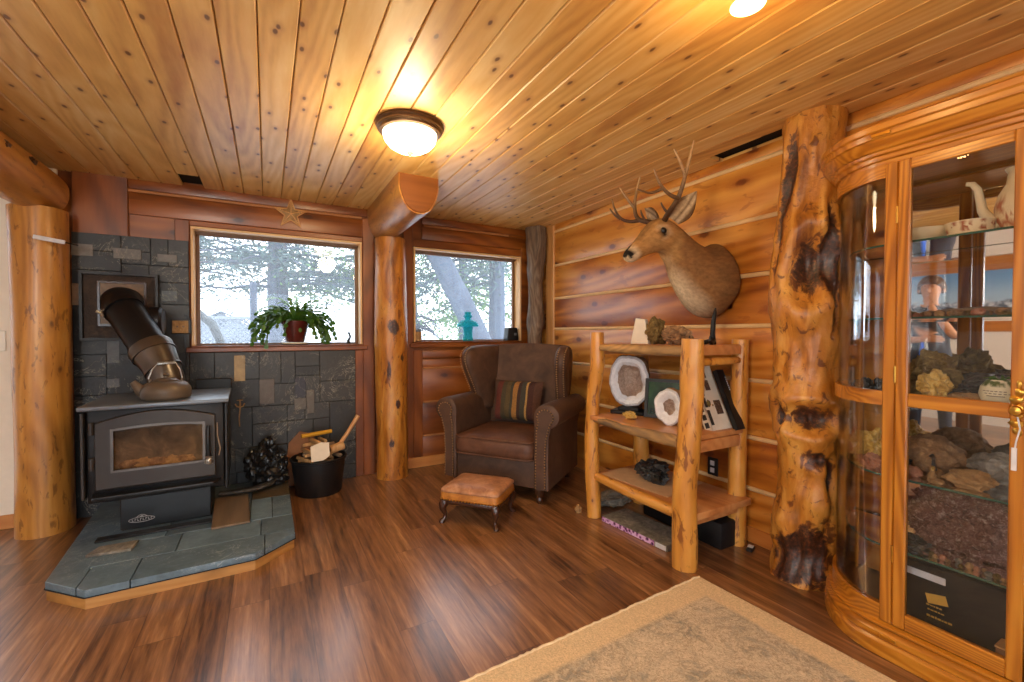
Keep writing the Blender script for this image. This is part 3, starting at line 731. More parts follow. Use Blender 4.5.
o = obj('door', bm, M['stove_door'], S, angle=30)
bpy.data.objects.remove(door)
door = o; bv = door.modifiers.new('bev', 'BEVEL'); bv.width = .004; bv.segments = 2
bm = newbm(); box(bm, -.205, .215, .022, .030, .375, .625); obj('door_glass', bm, None, door, smooth=False)
bm = newbm(); frame_prism(bm, archpoly(-.200, .210, .380, .611, .012), archpoly(-.188, .198, .392, .599, .012), -.003, .006); obj('glass_rim', bm, M['pipe_steel'], door)
for z in (.62, .435):
    bm = newbm(); tube(bm, [(-.275, .005, z-.032), (-.275, .005, z+.032)], .012, 10); obj('hinge', bm, M['stove_door'], door)
bm = newbm(); tube(bm, [(.228, -.005, .40), (.228, -.03, .41), (.226, -.036, .46), (.226, -.036, .555), (.228, -.028, .59)], [.012, .014, .011, .011, .008], 10); obj('handle', bm, M['black_metal'], door)
bm = newbm()
for k in range(7): tube(bm, [(.228+.018*math.cos(k), -.036, .375+k*.006), (.228, -.036-.018*math.cos(k*2), .378+k*.006), (.228-.018*math.cos(k), -.036, .381+k*.006)], .0035, 6)
rock(bm, (.228, -.036, .392), (.017, .017, .02), 1, .05, 2); obj('coil_handle', bm, M['wire'], door)
bm = newbm(); tube(bm, [(.268, -.002, .60), (.270, -.006, .52), (.282, -.008, .45), (.275, -.006, .41)], .004, 6); obj('tool_hook', bm, M['board_brown'], door)
# firebrick back, logs and ash seen through the glass
bm = newbm(); box(bm, -.205, .215, .040, .042, .375, .625); obj('fire_chamber', bm, None, S, smooth=False)
t = NT('sooty_firebrick'); oo = t.obj(); n = t.noise(oo, 9, 5, .65, .6)
t.base(t.ramp(t.math('ADD', n, t.math('MULTIPLY', t.math('SUBTRACT', t.sep(oo)[2], .5), -.9)), [(.25, lin(60,48,37)), (.5, lin(94,76,58)), (.65, lin(122,100,78)), (.8, lin(160,134,108))])); t.P(Roughness=.85)
bpy.data.objects['fire_chamber'].data.materials.append(t.m)
bpy.data.objects['door_glass'].data.materials.append(glass('sooty_stove_glass', (.95, .90, .82, 1), .008, .15))
random.seed(3)
for k in range(5):
    bm = newbm(); xx = -.13+.06*k; rock(bm, (xx, .036, .40+.012*random.random()), (.05, .0035, .020+.014*random.random()), k+20, .4, 3); obj('charred_log', bm, M['rock_tan'] if k % 2 else M['rock_brown'], S)
# emblem on the pedestal
bm = newbm()
def plate(poly, y): prism(bm, poly, y-.0025, y+.001, 'Y')
plate([(-.055, 0), (-.035, .012), (.035, .012), (.055, 0), (.035, -.012), (-.035, -.012)], 0)
em = obj('emblem', bm, M['stove_black'], S, loc=(-.105, .1835, .052))
bm = newbm()
for i in range(24):
    a, b = 2*PI*i/24, 2*PI*(i+1)/24
    tube(bm, [(.058*math.cos(a), -.003, .0145*math.sin(a)), (.058*math.cos(b), -.003, .0145*math.sin(b))], .0018, 5)
for k in range(8):
    x = -.042+.012*k; box(bm, x-.0012, x+.0012, -.005, -.002, -.007, .007); box(bm, x, x+.0065, -.005, -.002, (.0045 if k % 2 else -.007), (.007 if k % 2 else -.0045))
tube(bm, [(-.026, -.003, .013), (-.012, -.003, .024), (0, -.003, .028), (.012, -.003, .024), (.026, -.003, .013)], .0018, 5)
prism(bm, [(-.012, .013), (0, .024), (.012, .013)], -.005, -.002, 'Y')
obj('raised_lettering', bm, M['emblem'], em)
# things bolted along the rear of the top
bm = newbm(); box(bm, -.21, .0, .612, .66, .705, .775, .004); obj('rear_shield', bm, M['black_metal'], S)
bm = newbm(); box(bm, .12, .325, .612, .66, .70, .80, .004); obj('blower_housing', bm, M['black_metal'], S)

# stovepipe
SP = thing('stovepipe', 'stovepipe with steel and black sections angling from the stove up to the wall', 'stovepipe', (-.53, 3.36, .825))
def W(p): return V(p)-V((-.53, 3.36, .825))
bm = newbm(); tube(bm, [W((-.53, 3.36, .826)), W((-.532, 3.362, .86)), W((-.54, 3.37, .93)), W((-.556, 3.384, .985))], [.098, .096, .092, .090], 28)
tube(bm, [W((-.53, 3.36, .826)), W((-.53, 3.36, .838))], [.112, .112], 28); obj('flue_collar', bm, M['pipe_steel'], SP)
bm = newbm(); tube(bm, [W((-.553, 3.382, .975)), W((-.575, 3.402, 1.02)), W((-.605, 3.43, 1.075)), W((-.622, 3.446, 1.10)), W((-.630, 3.454, 1.112))], [.093, .099, .110, .118, .114], 28); obj('steel_elbow', bm, M['pipe_steel'], SP)
for p in ((-.553, 3.382, .978), (-.605, 3.43, 1.072)):
    bm = newbm(); d = V((-.45, .42, .78)).normalized(); p = W(p); tube(bm, [p-d*.006, p+d*.006], [.1, .1] if p.z < .2 else [.117, .117], 28); obj('band', bm, M['pipe_steel'], SP)
bm = newbm(); tube(bm, [W((-.62, 3.444, 1.095)), W((-.70, 3.52, 1.22)), W((-.772, 3.588, 1.332)), W((-.80, 3.625, 1.372)), W((-.815, 3.68, 1.395)), W((-.82, 3.75, 1.40)), W((-.82, 3.84, 1.40))], [.098, .098, .098, .099, .099, .099, .099], 28); obj('black_pipe', bm, M['pipe_black'], SP)
bm = newbm(); tube(bm, [W((-.775, 3.585, 1.338)), W((-.79, 3.603, 1.357))], [.104, .104], 28); obj('clamp_band', bm, M['pipe_black'], SP)
bm = newbm(); tube(bm, [W((-.855, 3.50, 1.30)), W((-.87, 3.515, 1.33)), W((-.85, 3.53, 1.35))], .005, 6); tube(bm, [W((-.872, 3.512, 1.32)), W((-.89, 3.505, 1.33))], .008, 6); obj('clamp_screw', bm, M['wire'], SP)
bm = newbm(); tube(bm, [W((-.69, 3.425, 1.165)), W((-.76, 3.49, 1.275))], .004, 6); obj('seam', bm, M['hearthwood'], SP)
# short black cylinder lying beside the pipe
bm = newbm(); lathe(bm, [(.0, 0), (.085, 0), (.095, .01), (.095, .15), (.08, .165), (0, .168)], 28, W((-.755, 3.64, 1.275)), Matrix.Rotation(rad(90), 3, 'Y') @ Matrix.Rotation(rad(0), 3, 'X')); obj('side_cylinder', bm, M['pipe_black'], SP)

# framed thimble plate on the slate
T = thing('flue_thimble_panel', 'square brown framed flue plate set into the slate behind the stovepipe', 'wall plate', (-.845, 3.845, 1.375))
bm = newbm(); frame_prism(bm, [(-.20, -.222), (.20, -.222), (.20, .222), (-.20, .222)], [(-.185, -.205), (.185, -.205), (.185, .205), (-.185, .205)], -.05, .0); obj('frame', bm, M['stove'], T, angle=20)
bm = newbm(); box(bm, -.187, .187, -.022, -.006, -.207, .207); obj('backing_board', bm, M['panel_brown'], T)
bm = newbm(); box(bm, -.105, .125, -.03, -.020, -.118, .155, .003); obj('mount_plate', bm, M['board_brown'], T)
bm = newbm(); frame_prism(bm, [(-.115, -.128), (.135, -.128), (.135, .165), (-.115, .165)], [(-.103, -.116), (.123, -.116), (.123, .153), (-.103, .153)], -.034, -.018); obj('copper_edge', bm, M['leg_wood'], T, angle=20)

# kettle on the stove
K = thing('kettle', 'brown cast-iron kettle with a wire bail handle on the stove top', 'kettle', (-.515, 3.215, .8212), rad(8))
bm = newbm(); lathe(bm, [(.0, 0), (.108, 0), (.116, .006), (.120, .022), (.119, .030), (.122, .040), (.116, .066), (.098, .090), (.068, .102), (.055, .104)], 36, (0, 0, 0)); obj('body', bm, M['kettle'], K, angle=50)
bm = newbm(); lathe(bm, [(.056, .103), (.058, .108), (.046, .116), (.012, .122), (.010, .130), (.016, .138), (.010, .146), (0, .147)], 24); obj('lid', bm, M['kettle'], K, angle=50)
bm = newbm(); tube(bm, [(-.085, 0, .030), (-.112, 0, .052), (-.132, 0, .084), (-.148, 0, .106)], [.036, .030, .021, .016], 14); obj('spout', bm, M['kettle'], K)
bm = newbm(); tube(bm, [(-.072, 0, .102), (-.078, .0, .122), (-.062, 0, .17), (-.04, 0, .200), (.045, 0, .208), (.066, 0, .165), (.075, 0, .122), (.072, 0, .102)], .0035, 8); obj('bail', bm, M['wire'], K)
bm = newbm(); pts = []
for i in range(80):
    a = i*.9; x = -.038+.08*i/79; pts.append((x, .008*math.cos(a), .2035+.006*i/79+.008*math.sin(a)))
tube(bm, pts, .0022, 5); obj('coil_grip', bm, M['wire'], K)
for sx in (-.073, .073):
    bm = newbm(); box(bm, sx-.006, sx+.006, -.012, .012, .095, .118, .003); obj('ear', bm, M['kettle'], K)

# fan speed control on the slate and its cord
F = thing('fan_control_box', 'small tan control box with two knobs on the slate left of the window', 'control box', (-.528, 3.846, 1.245))
bm = newbm(); box(bm, -.054, .06, -.03, 0, -.05, .055, .004); obj('back_box', bm, M['black_plastic'], F)
bm = newbm(); box(bm, -.046, .046, -.034, -.030, -.045, .042, .002); obj('face_plate', bm, M['rock_tan'], F)
for sx in (-.016, .018):
    bm = newbm(); lathe(bm, [(0, 0), (.007, 0), (.006, .01), (0, .01)], 14, (sx, -.034, -.0), Matrix.Rotation(rad(90), 3, 'X')); obj('knob', bm, M['board_brown'], F)
bm = newbm(); tube(bm, [(.02, -.018, -.05), (.022, -.02, -.14), (.03, -.02, -.24), (.02, -.03, -.36), (.0, -.04, -.40)], .005, 6); obj('cord', bm, M['black_plastic'], F)
bm = newbm(); tube(bm, [(.035, -.02, .055), (.035, -.02, .075), (.02, -.02, .08)], .005, 6); obj('wire_clip', bm, M['black_plastic'], F)

# loose boards and slate on the hearth
o = obj('slate_offcut', (lambda b: (prism(b, [(-.095, -.045), (.085, -.055), (.09, .055), (-.07, .045)], 0, .014, 'Z', .002), b)[1])(newbm()), M['rock_grey'], loc=(-.70, 2.965, .0865), rot=(0, 0, rad(-3)))
tag(o, 'small brown stone tile lying loose at the left front of the hearth', 'tile')
o = obj('iron_strip', (lambda b: (box(b, -.255, .255, -.028, .028, 0, .012, .002), b)[1])(newbm()), M['stove'], loc=(-.555, 3.135, .0865), rot=(0, 0, rad(1.5)))
tag(o, 'long dark iron strip lying on the hearth in front of the stove pedestal', 'strip')
o = obj('loose_board', (lambda b: (box(b, -.095, .095, -.27, .27, 0, .012, .002), b)[1])(newbm()), M['board_brown'], loc=(-.205, 3.27, .0868), rot=(0, 0, rad(3)))
tag(o, 'flat brown board lying on the hearth to the right of the pedestal', 'board')
bm = newbm(); tube(bm, [(-.16, 0, .0), (-.06, -.02, .004), (.06, -.015, .006), (.14, .03, .012), (.16, .07, .02)], [.03, .034, .034, .03, .02], 10, sx=.55)
o = obj('curved_bark', bm, M['rock_dark'], loc=(-.13, 3.55, .118)); tag(o, 'curved dark piece of bark lying on the board beside the stove', 'bark')

# crumpled black bag by the slate
bm = newbm()
for k, (c, s) in enumerate([((0, 0, .11), (.11, .08, .11)), ((.08, -.02, .07), (.07, .06, .07)), ((-.07, .01, .16), (.07, .06, .1)), ((.02, .02, .25), (.06, .05, .09)), ((.10, .0, .16), (.05, .05, .07))]):
    rock(bm, c, s, k+40, .38, 4, 2.0)
for v in bm.verts: v.co.z = max(v.co.z, .002)
o = obj('crumpled_bag', bm, M['bag'], loc=(-.02, 3.69, .087), angle=25); tag(o, 'crumpled shiny black bag against the slate between the stove and the bucket', 'bag')

# brass hook with cord on the slate
H = thing('hanging_hook', 'small brass anchor-shaped hook hanging on a cord against the slate', 'hook', (-.18, 3.842, .66))
bm = newbm(); tube(bm, [(0, -.01, .05), (0, -.01, -.02)], .005, 8); tube(bm, [(-.03, -.01, .02), (-.02, -.01, .0), (0, -.01, -.008), (.02, -.01, 0), (.03, -.01, .02)], .005, 8); tube(bm, [(-.02, -.01, .045), (.02, -.01, .045)], .004, 8); obj('hook', bm, M['rock_tan'], H)
bm = newbm(); tube(bm, [(0, -.01, -.02), (-.006, -.012, -.08), (-.004, -.010, -.15)], .004, 6); obj('cord', bm, M['rock_tan'], H)

# white clip and string on the left post
o = thing('wood_ruler', 'short pale wooden slat hung across the left log post', 'slat', (-1.10, 3.575, 1.745))
bm = newbm(); box(bm, -.075, .062, -.006, .006, -.012, .012, .002, M=Matrix.Rotation(rad(9), 4, 'Y')); obj('slat', bm, M['label_white'], o)
bm = newbm(); tube(bm, [(.055, 0, -.008), (.08, .02, -.012), (.10, .06, -.012)], .004, 6); obj('pin', bm, M['black_metal'], o)

# ------------------------------------------------------------------ bucket of kindling
B = thing('kindling_bucket', 'black plastic bucket filled with kindling between the hearth and the middle post', 'bucket', (.335, 3.64, 0))
bm = newbm(); lathe(bm, [(0, 0), (.155, 0), (.160, .006), (.188, .25), (.198, .255), (.200, .268), (.190, .272), (.183, .262), (.152, .02), (0, .02)], 40); obj('tub', bm, M['black_plastic'], B, angle=40)
random.seed(8); kgrp = 'kindling sticks in the black bucket'
lab = ['split stick of pale kindling standing in the bucket among the others']
for lay_, cnt in enumerate((5, 5, 4, 4, 3, 2)):
    yaw = rad(20+90*(lay_ % 2)+random.uniform(-12, 12)); z = .235+.031*lay_
    for k in range(cnt):
        bm = newbm(); ln = random.uniform(.15, .25)-.012*lay_; wd = random.uniform(.009, .0135)
        prism(bm, [(-wd*1.3, -wd*.8), (wd*1.2, -wd), (wd, wd*.9), (-wd*.6, wd)], -ln/2, ln/2, 'X', .0015)
        off = (k-(cnt-1)/2)*.056; x = .335-math.sin(yaw)*off+random.uniform(-.01, .01)*math.cos(yaw); y = 3.64+math.cos(yaw)*off
        o = obj('kindling_stick', bm, (M['kindling'], M['board_brown'], M['rock_tan'])[(k+lay_) % 3], loc=(x, y, z), rot=(random.uniform(-.3, .3), random.uniform(-.05, .05), yaw+random.uniform(-.08, .08)))
        tag(o, 'split stick of kindling lying in the heap on top of the black bucket', 'stick', kgrp)
bm = newbm(); tube(bm, [(-.11, 0, 0), (.11, 0, .008)], [.016, .015], 10); o = obj('yellow_stick', bm, M['cork_lid'], loc=(.325, 3.66, .432), rot=(0, 0, rad(14))); tag(o, 'yellow stick lying on top of the kindling in the bucket', 'stick')
bm = newbm()
prism(bm, [(-.07, -.06), (.01, -.07), (.06, -.045), (.075, .05), (.02, .065), (-.055, .05)], -.002, .002, 'Z')
o = obj('paper_sheet', bm, M['white_page'], loc=(.33, 3.50, .335), rot=(rad(62), rad(-6), rad(8))); tag(o, 'crumpled pale sheet of paper at the front of the kindling bucket', 'paper')
o = thing('hand_mallet', 'wooden mallet with a long handle sticking out of the bucket to the right', 'mallet', (.46, 3.62, .315))
bm = newbm(); tube(bm, [(0, 0, 0), (.085, .02, .11), (.165, .03, .235)], [.015, .015, .017], 10); obj('handle', bm, M['trim_pale'], o)
bm = newbm(); tube(bm, [(-.05, -.02, .0), (.05, .0, .02)], [.034, .032], 14); obj('head', bm, M['kindling'], o)
bm = newbm(); prism(bm, [(-.10, 0), (.10, 0), (.09, .40), (-.02, .42), (-.09, .33)], -.004, .004, 'Y'); o = obj('cardboard_piece', bm, M['cardboard'], loc=(.20, 3.832, .008), rot=(rad(-2), rad(5), 0)); tag(o, 'brown cardboard piece propped against the slate behind the bucket', 'cardboard')

# ------------------------------------------------------------------ star on the wall
ST = thing('wall_star', 'five-pointed woven wire star hung on the wall above the large window', 'star', (.17, 3.862, 2.125))
bm = newbm()
pts = []
for i in range(10):
    r = .118 if i % 2 == 0 else .046; a = PI/2+PI*i/5; pts.append(V((r*math.cos(a), -.006, r*math.sin(a))))
for i in range(10):
    tube(bm, [pts[i], pts[(i+1) % 10]], .004, 6)
    if i % 2 == 0: tube(bm, [pts[i], V((0, -.022, 0))], .003, 6)
for i in range(0, 10, 2):
    for s in (.3, .5, .7):
        a = pts[i]*s+pts[i-1]*(1-s); b = pts[i]*s+pts[(i+1) % 10]*(1-s); tube(bm, [a, b], .0025, 5)
obj('star_frame', bm, M['trim_pale'], ST)
bm = newbm(); c = bm.verts.new((0, -.02, 0)); vv = [bm.verts.new(p+V((0, .004, 0))) for p in pts]
for i in range(10): bm.faces.new((c, vv[i], vv[(i+1) % 10]))
b0 = bm.verts.new((0, .006, 0)); vb = [bm.verts.new(p+V((0, .009, 0))) for p in pts]
for i in range(10): bm.faces.new((b0, vb[(i+1) % 10], vb[i])); bm.faces.new((vv[i], vb[i], vb[(i+1) % 10], vv[(i+1) % 10]))
obj('star_panel', bm, M['rock_tan'], ST, smooth=False)

# ------------------------------------------------------------------ ceiling lamps
DL = thing('dome_ceiling_light', 'flush dome ceiling lamp with a bronze ring and glowing glass', 'ceiling light', (.635, 2.205, ZC)); DL.scale = (.93, .93, .93)
bm = newbm(); lathe(bm, [(0, -.001), (.178, -.001), (.180, -.012), (.172, -.022), (.172, -.030), (.160, -.038), (.158, -.046), (.140, -.050), (.0, -.048)], 48); obj('ring', bm, M['bronze'], DL, angle=30)
bm = newbm(); lathe(bm, [(.142, -.047), (.142, -.058), (.134, -.085), (.112, -.112), (.078, -.132), (.036, -.143), (.0, -.145)], 40, cap0=False); obj('glass_dome', bm, M['lamp_glow'], DL, angle=60)
bm = newbm(); lathe(bm, [(0, -.144), (.016, -.144), (.018, -.150), (.010, -.156), (.006, -.166), (0, -.168)], 16); obj('finial', bm, M['bronze'], DL)
BL = thing('bell_ceiling_light', 'frosted bell-shaped glass lamp at the top edge of the ceiling view', 'ceiling light', (1.215, .80, ZC)); BL.scale = (.76, .76, .80)
bm = newbm(); lathe(bm, [(0, -.001), (.07, -.001), (.068, -.012), (.03, -.022), (.018, -.03), (.018, -.052), (0, -.052)], 28); obj('canopy', bm, M['bronze'], BL)
bm = newbm(); lathe(bm, [(.022, -.045), (.030, -.055), (.034, -.075), (.038, -.095), (.047, -.112), (.062, -.124), (.060, -.126), (.044, -.114), (.034, -.096), (.028, -.06)], 32, cap0=False, cap1=False); obj('bell_shade', bm, M['bell_glow'], BL, angle=60)
# ------------------------------------------------------------------ wingback armchair (local: front is -y)
A = thing('wingback_armchair', 'brown suede wingback armchair with brass nailhead trim in the corner', 'armchair', (1.426, 2.864, 0), rad(-54)); A.scale = (1.12, .94, 1.05)
def rrect(x0, x1, y0, y1, z, r, n=4):
    out = []
    for cx, cy, a0 in ((x1-r, y1-r, 0), (x0+r, y1-r, PI/2), (x0+r, y0+r, PI), (x1-r, y0+r, 1.5*PI)):
        for i in range(n+1): a = a0+PI/2*i/n; out.append(V((cx+r*math.cos(a), cy+r*math.sin(a), z)))
    return out
def nails(bm, pts, step=.019, r=.0055):
    pts = [V(p) for p in pts]; acc = 0
    for a, b in zip(pts, pts[1:]):
        L = (b-a).length; d = step-acc
        while d <= L:
            bmesh.ops.create_icosphere(bm, subdivisions=1, radius=r, matrix=Matrix.Translation(a.lerp(b, d/L))); d += step
        acc = (acc+L) % step
# seat box with a softly bowed front
bm = newbm(); rings(bm, [rrect(-.345, .345, .035, .76, z, .05) for z in (.105, .12, .29)]+[rrect(-.335, .335, .04, .75, .30, .05)])
obj('seat_base', bm, M['leather'], A)
# cushion
bm = newbm(); rs = []
for z, ins in ((.285, .03), (.295, .006), (.33, -.004), (.385, -.004), (.415, .008), (.428, .03), (.440, .10), (.446, .2)):
    rs.append(rrect(-.288+ins, .276-ins, -.03+ins, .60-ins*.8, z, max(.02, .06-ins*.1)))
rings(bm, rs); cu = obj('seat_cushion', bm, M['leather_seat'], A, angle=80)
bm = newbm()
for z in (.297, .413):
    r = rrect(-.288, .276, -.031, .58, z, .06, 6); tube(bm, r+[r[0]], .006, 6, cap=False)
obj('piping', bm, M['leather_seat'], cu)
# rolled arms
def armprof(s, y, k=1.0):     # closed outline in x-z, s = side
    out = []
    cx, cz, R = .365, .595, .082*k
    out.append((.285, .11)); out.append((.283, .35)); out.append((.285, .54))
    for i in range(15):
        a = PI*1.02 - i/14*PI*1.42
        out.append((cx+R*math.cos(a), cz+R*math.sin(a)))
    out += [(.392, .52), (.378, .45), (.375, .30), (.378, .11)]
    return [V((s*px, y, pz)) for px, pz in out]
for s in (-1, 1):
    bm = newbm(); secs = []
    for y, k, ins in ((.0, .93, .010), (.008, 1.0, 0), (.05, 1.0, 0), (.25, .99, 0), (.45, .97, 0), (.66, .93, 0), (.74, .9, 0)):
        p = armprof(s, y, k)
        if ins:
            c = sum(p, V((0, 0, 0)))/len(p); p = [q+(V((c.x, q.y, q.z))-q).normalized()*ins for q in p]
        secs.append(p)
    rings(bm, secs); ar = obj('arm', bm, M['leather'], A, angle=50)
    bm = newbm()
    # carved scroll panel on the arm front, outlined with nails
    sc = []
    for i in range(26):
        a = -.35+i/25*(PI*1.30); R = .052; sc.append((.362+R*math.cos(a), .592+R*math.sin(a)))
    line = [(.362, .115), (.360, .30), (.366, .44), (.392, .545)] + sc + [(.306, .50), (.300, .30), (.300, .115)]
    prism(bm, [(s*px, pz) for px, pz in line], -.014, .002, 'Y'); obj('scroll_panel', bm, M['leather'], ar)
    bm = newbm(); nails(bm, [(s*px, -.014, pz) for px, pz in line]); obj('nail_trim', bm, M['nail'], ar)
# back: thick curved slab with an arched top, leaning backwards
bm = newbm(); rs = []
for z, w, y, th in ((.30, .31, .60, .16), (.42, .31, .60, .16), (.55, .315, .615, .155), (.70, .325, .64, .145), (.85, .335, .67, .13), (.95, .335, .695, .115), (1.01, .33, .712, .10), (1.04, .31, .725, .075), (1.053, .27, .735, .035)):
    ring = []
    for i in range(11):
        u = -1+2*i/10; ring.append(V((w*u, y+.028*(abs(u)**2.5)*-1*(1 if z > .5 else 0), z+ (.012*(1-u*u) if z > .9 else 0))))
    for i in range(11):
        u = 1-2*i/10; ring.append(V((w*u*1.02, y+th, z)))
    rs.append(ring)
rings(bm, rs); bk = blob_smooth(obj('backrest', bm, M['leather'], A, angle=80), 1)
for s in (-1, 1):
    # wing: sweeps forwards and outwards, widest two thirds up
    bm = newbm(); rs = []; edge = []; edge2 = []
    for z, yf, xo in ((.52, .50, 0.300), (.60, .46, 0.312), (.66, .432, 0.319), (.72, .405, 0.325), (.79, .365, 0.333), (.86, .325, 0.342), (.92, .305, 0.349), (.97, .31, 0.351), (1.01, .345, 0.350), (1.035, .41, 0.344), (1.047, .50, 0.335)):
        th = .085 if z < 1.02 else .06
        a = V((.275, .74, 0)); f = V((xo+.02, yf, 0)); d = (f-a).normalized(); nrm = V((-d.y, d.x, 0))
        if nrm.x < 0: nrm = -nrm
        ring = []
        N = 8
        ctr = [a.lerp(f, t) for t in (0, .3, .65, .93)]
        outl = [c + nrm*(th*.5) for c in ctr]; inl = [c - nrm*(th*.5)*(1.0+.25*math.sin(PI*t)) for c, t in zip(ctr, (0, .3, .65, .93))]
        tip = [f + nrm*(th*.42), f + d*.018, f - nrm*(th*.42)]
        ring = outl + tip + inl[::-1]
        rs.append([V((s*p.x, p.y, z)) for p in ring])
        e = f + d*.020; edge.append((s*(e.x+nrm.x*.022), e.y+nrm.y*.022-.002, z)); edge2.append((s*(e.x-nrm.x*.024), e.y-nrm.y*.024-.002, z))
    rings(bm, rs); wg = blob_smooth(obj('wing', bm, M['leather'], A, angle=80), 1)
    for ee in (edge, edge2):
        bm = newbm(); nails(bm, ee[1:-1]); obj('nail_trim', bm, M['nail'], wg)
for sx in (-.30, .30):
    bm = newbm(); lathe(bm, [(0, 0), (.016, 0), (.020, .010), (.022, .03), (.016, .042), (.026, .06), (.034, .09), (.036, .108), (0, .108)], 18, (sx, .065, 0)); obj('leg', bm, M['leg_wood'], A)
    bm = newbm(); tube(bm, [(sx, .74, 0), (sx, .72, .06), (sx, .70, .11)], [.018, .022, .028], 8); obj('leg', bm, M['leg_wood'], A)

# striped cushion leaning on the back
bm = newbm(); N = 18; Wc, Hc = .44, .33; gr = []
for side in (1, -1):
    g = []
    for j in range(N+1):
        row = []
        for i in range(N+1):
            u, v = -1+2*i/N, -1+2*j/N; h = .062*max(0, (1-u**4))**.55*max(0, (1-v**4))**.55 + .004*math.sin(u*9+v*5)
            pin = 1-.05*(1-abs(u))*abs(v)-.0; px = Wc/2*u*(1-.04*(1-v*v)*(u*u)); pz = Hc/2*v*(1-.05*(1-u*u)*(v*v))
            row.append(bm.verts.new((px, -side*h, pz)))
        g.append(row)
    for j in range(N):
        for i in range(N): bm.faces.new((g[j][i], g[j][i+1], g[j+1][i+1], g[j+1][i]))
bmesh.ops.remove_doubles(bm, verts=bm.verts, dist=.0005)
o = obj('striped_cushion', bm, M['stripes'], angle=80)
mw = Matrix.Translation((1.426, 2.864, 0)) @ Matrix.Rotation(rad(-54), 4, 'Z') @ Matrix.Translation((-.03, .485, .645)) @ Matrix.Rotation(rad(-14), 4, 'X')
o.matrix_world = mw; o.location, rq, _ = mw.decompose(); o.rotation_euler = rq.to_euler()
tag(o, 'striped multicolour cushion leaning on the back of the armchair', 'cushion')

# ------------------------------------------------------------------ footstool
F = thing('footstool', 'small tan leather footstool with carved cabriole legs in front of the armchair', 'footstool', (1.20, 2.625, 0), rad(-48))
bm = newbm(); box(bm, -.195, .195, -.165, .165, .125, .150, .006, 2); fr = obj('apron', bm, M['leg_wood'], F)
bm = newbm(); rings(bm, [rrect(-.192+i, .192-i, -.162+i, .162-i, z, .03) for z, i in ((.150, .002), (.158, -.004), (.185, -.004), (.20, .002))]); obj('padded_side', bm, M['stool_side'], F)
bm = newbm(); rings(bm, [rrect(-.192+i, .192-i, -.162+i, .162-i, z, .035) for z, i in ((.196, .002), (.202, -.006), (.216, -.004), (.228, .012), (.238, .05), (.243, .09))]); obj('leather_top', bm, M['stool_leather'], F, angle=80)
bm = newbm(); r = rrect(-.198, .198, -.168, .168, .154, .03, 5); nails(bm, r+[r[0]], .021, .0055); obj('nail_trim', bm, M['brass'], F)
for sx in (-1, 1):
    for sy in (-1, 1):
        bm = newbm(); cx, cy = .168*sx, .138*sy; d = V((sx, sy, 0)).normalized(); c = V((cx, cy, 0))
        tube(bm, [c+V((0, 0, .135)), c+d*.016+V((0, 0, .115)), c+d*.018+V((0, 0, .09)), c+d*.002+V((0, 0, .05)), c+d*.006+V((0, 0, .025)), c+d*.022+V((0, 0, .012)), c+d*.026+V((0, 0, .0))], [.030, .030, .022, .013, .013, .019, .019], 12)
        obj('leg', bm, M['leg_wood'], F, angle=60)

# ------------------------------------------------------------------ rug
rot = math.atan2(1.378-1.432, .616-1.84)   # far edge direction
bm = newbm(); Lx, Ly = 2.4, 1.9
nx, ny = 60, 44
g = [[bm.verts.new((x, y, .009+.0015*noise.noise(V((x*5, y*5, 0))))) for x in [Lx*i/nx for i in range(nx+1)]] for y in [Ly*j/ny for j in range(ny+1)]]
for j in range(ny):
    for i in range(nx): bm.faces.new((g[j][i], g[j+1][i], g[j+1][i+1], g[j][i+1]))
ed = [e for e in bm.edges if e.is_boundary]; r = bmesh.ops.extrude_edge_only(bm, edges=ed)
for v in r['geom']:
    if isinstance(v, bmesh.types.BMVert): v.co.z = .0012
R = tag(obj('area_rug', bm, M['rug'], loc=(1.842, 1.436, 0), rot=(0, 0, rad(180+2.4)), angle=80), 'faded beige and grey patterned rug on the floor in front of the oak cabinet', 'rug')
for v in R.data.vertices: v.co.y *= 1
bm = newbm(); random.seed(2); pts = [(Lx*i/160, -.004+random.uniform(-.004, .003), .008) for i in range(161)]; tube(bm, pts, .006, 6, sx=.8); obj('bound_edge', bm, M['rug_fringe'], R)
# ------------------------------------------------------------------ log bookshelf
BS = thing('log_bookshelf', 'rustic log bookshelf with three live-edge shelves against the right wall', 'bookshelf', (2.09, 1.93, 0))
O = V((2.09, 1.93, 0))
def Q(*p): return V(p)-O
posts = [([(1.868, 2.262, 0), (1.866, 2.285, .25), (1.868, 2.297, .55), (1.868, 2.280, .80), (1.872, 2.245, 1.0), (1.872, 2.25, 1.205)], [.046, .048, .046, .043, .047, .044], 1),
         ([(1.868, 1.545, 0), (1.868, 1.548, .45), (1.880, 1.52, .85), (1.878, 1.515, 1.172)], [.062, .060, .057, .055], 2),
         ([(2.345, 1.585, 0), (2.35, 1.585, .6), (2.352, 1.572, 1.165)], [.052, .049, .044], 3),
         ([(2.32, 2.30, 0), (2.32, 2.30, .6), (2.32, 2.30, 1.14)], [.055, .052, .05], 4)]
for pts, r, sd in posts:
    bm = newbm(); logtube(bm, [Q(*p) for p in pts], r, 20, .10, 7, sd, 30); obj('post', bm, M['shelflog'], BS, angle=60)
def slab(name, mat, x0, x1, y0, y1, z0, z1, seed, edge=.018):
    bm = newbm(); n = 26; pts = []
    for i in range(n+1):
        y = y0+(y1-y0)*i/n; pts.append((x0+edge*fbm(V((y*6, seed, 0)), 3), y))
    poly = pts+[(x1, y1), (x1, y0)]
    prism(bm, [(a-O.x, b-O.y) for a, b in poly], z0, z1, 'Z', .004); return obj(name, bm, mat, BS)
slab('shelf', M['shelfboard'], 1.875, 2.35, 1.545, 2.27, 1.105, 1.130, 1)
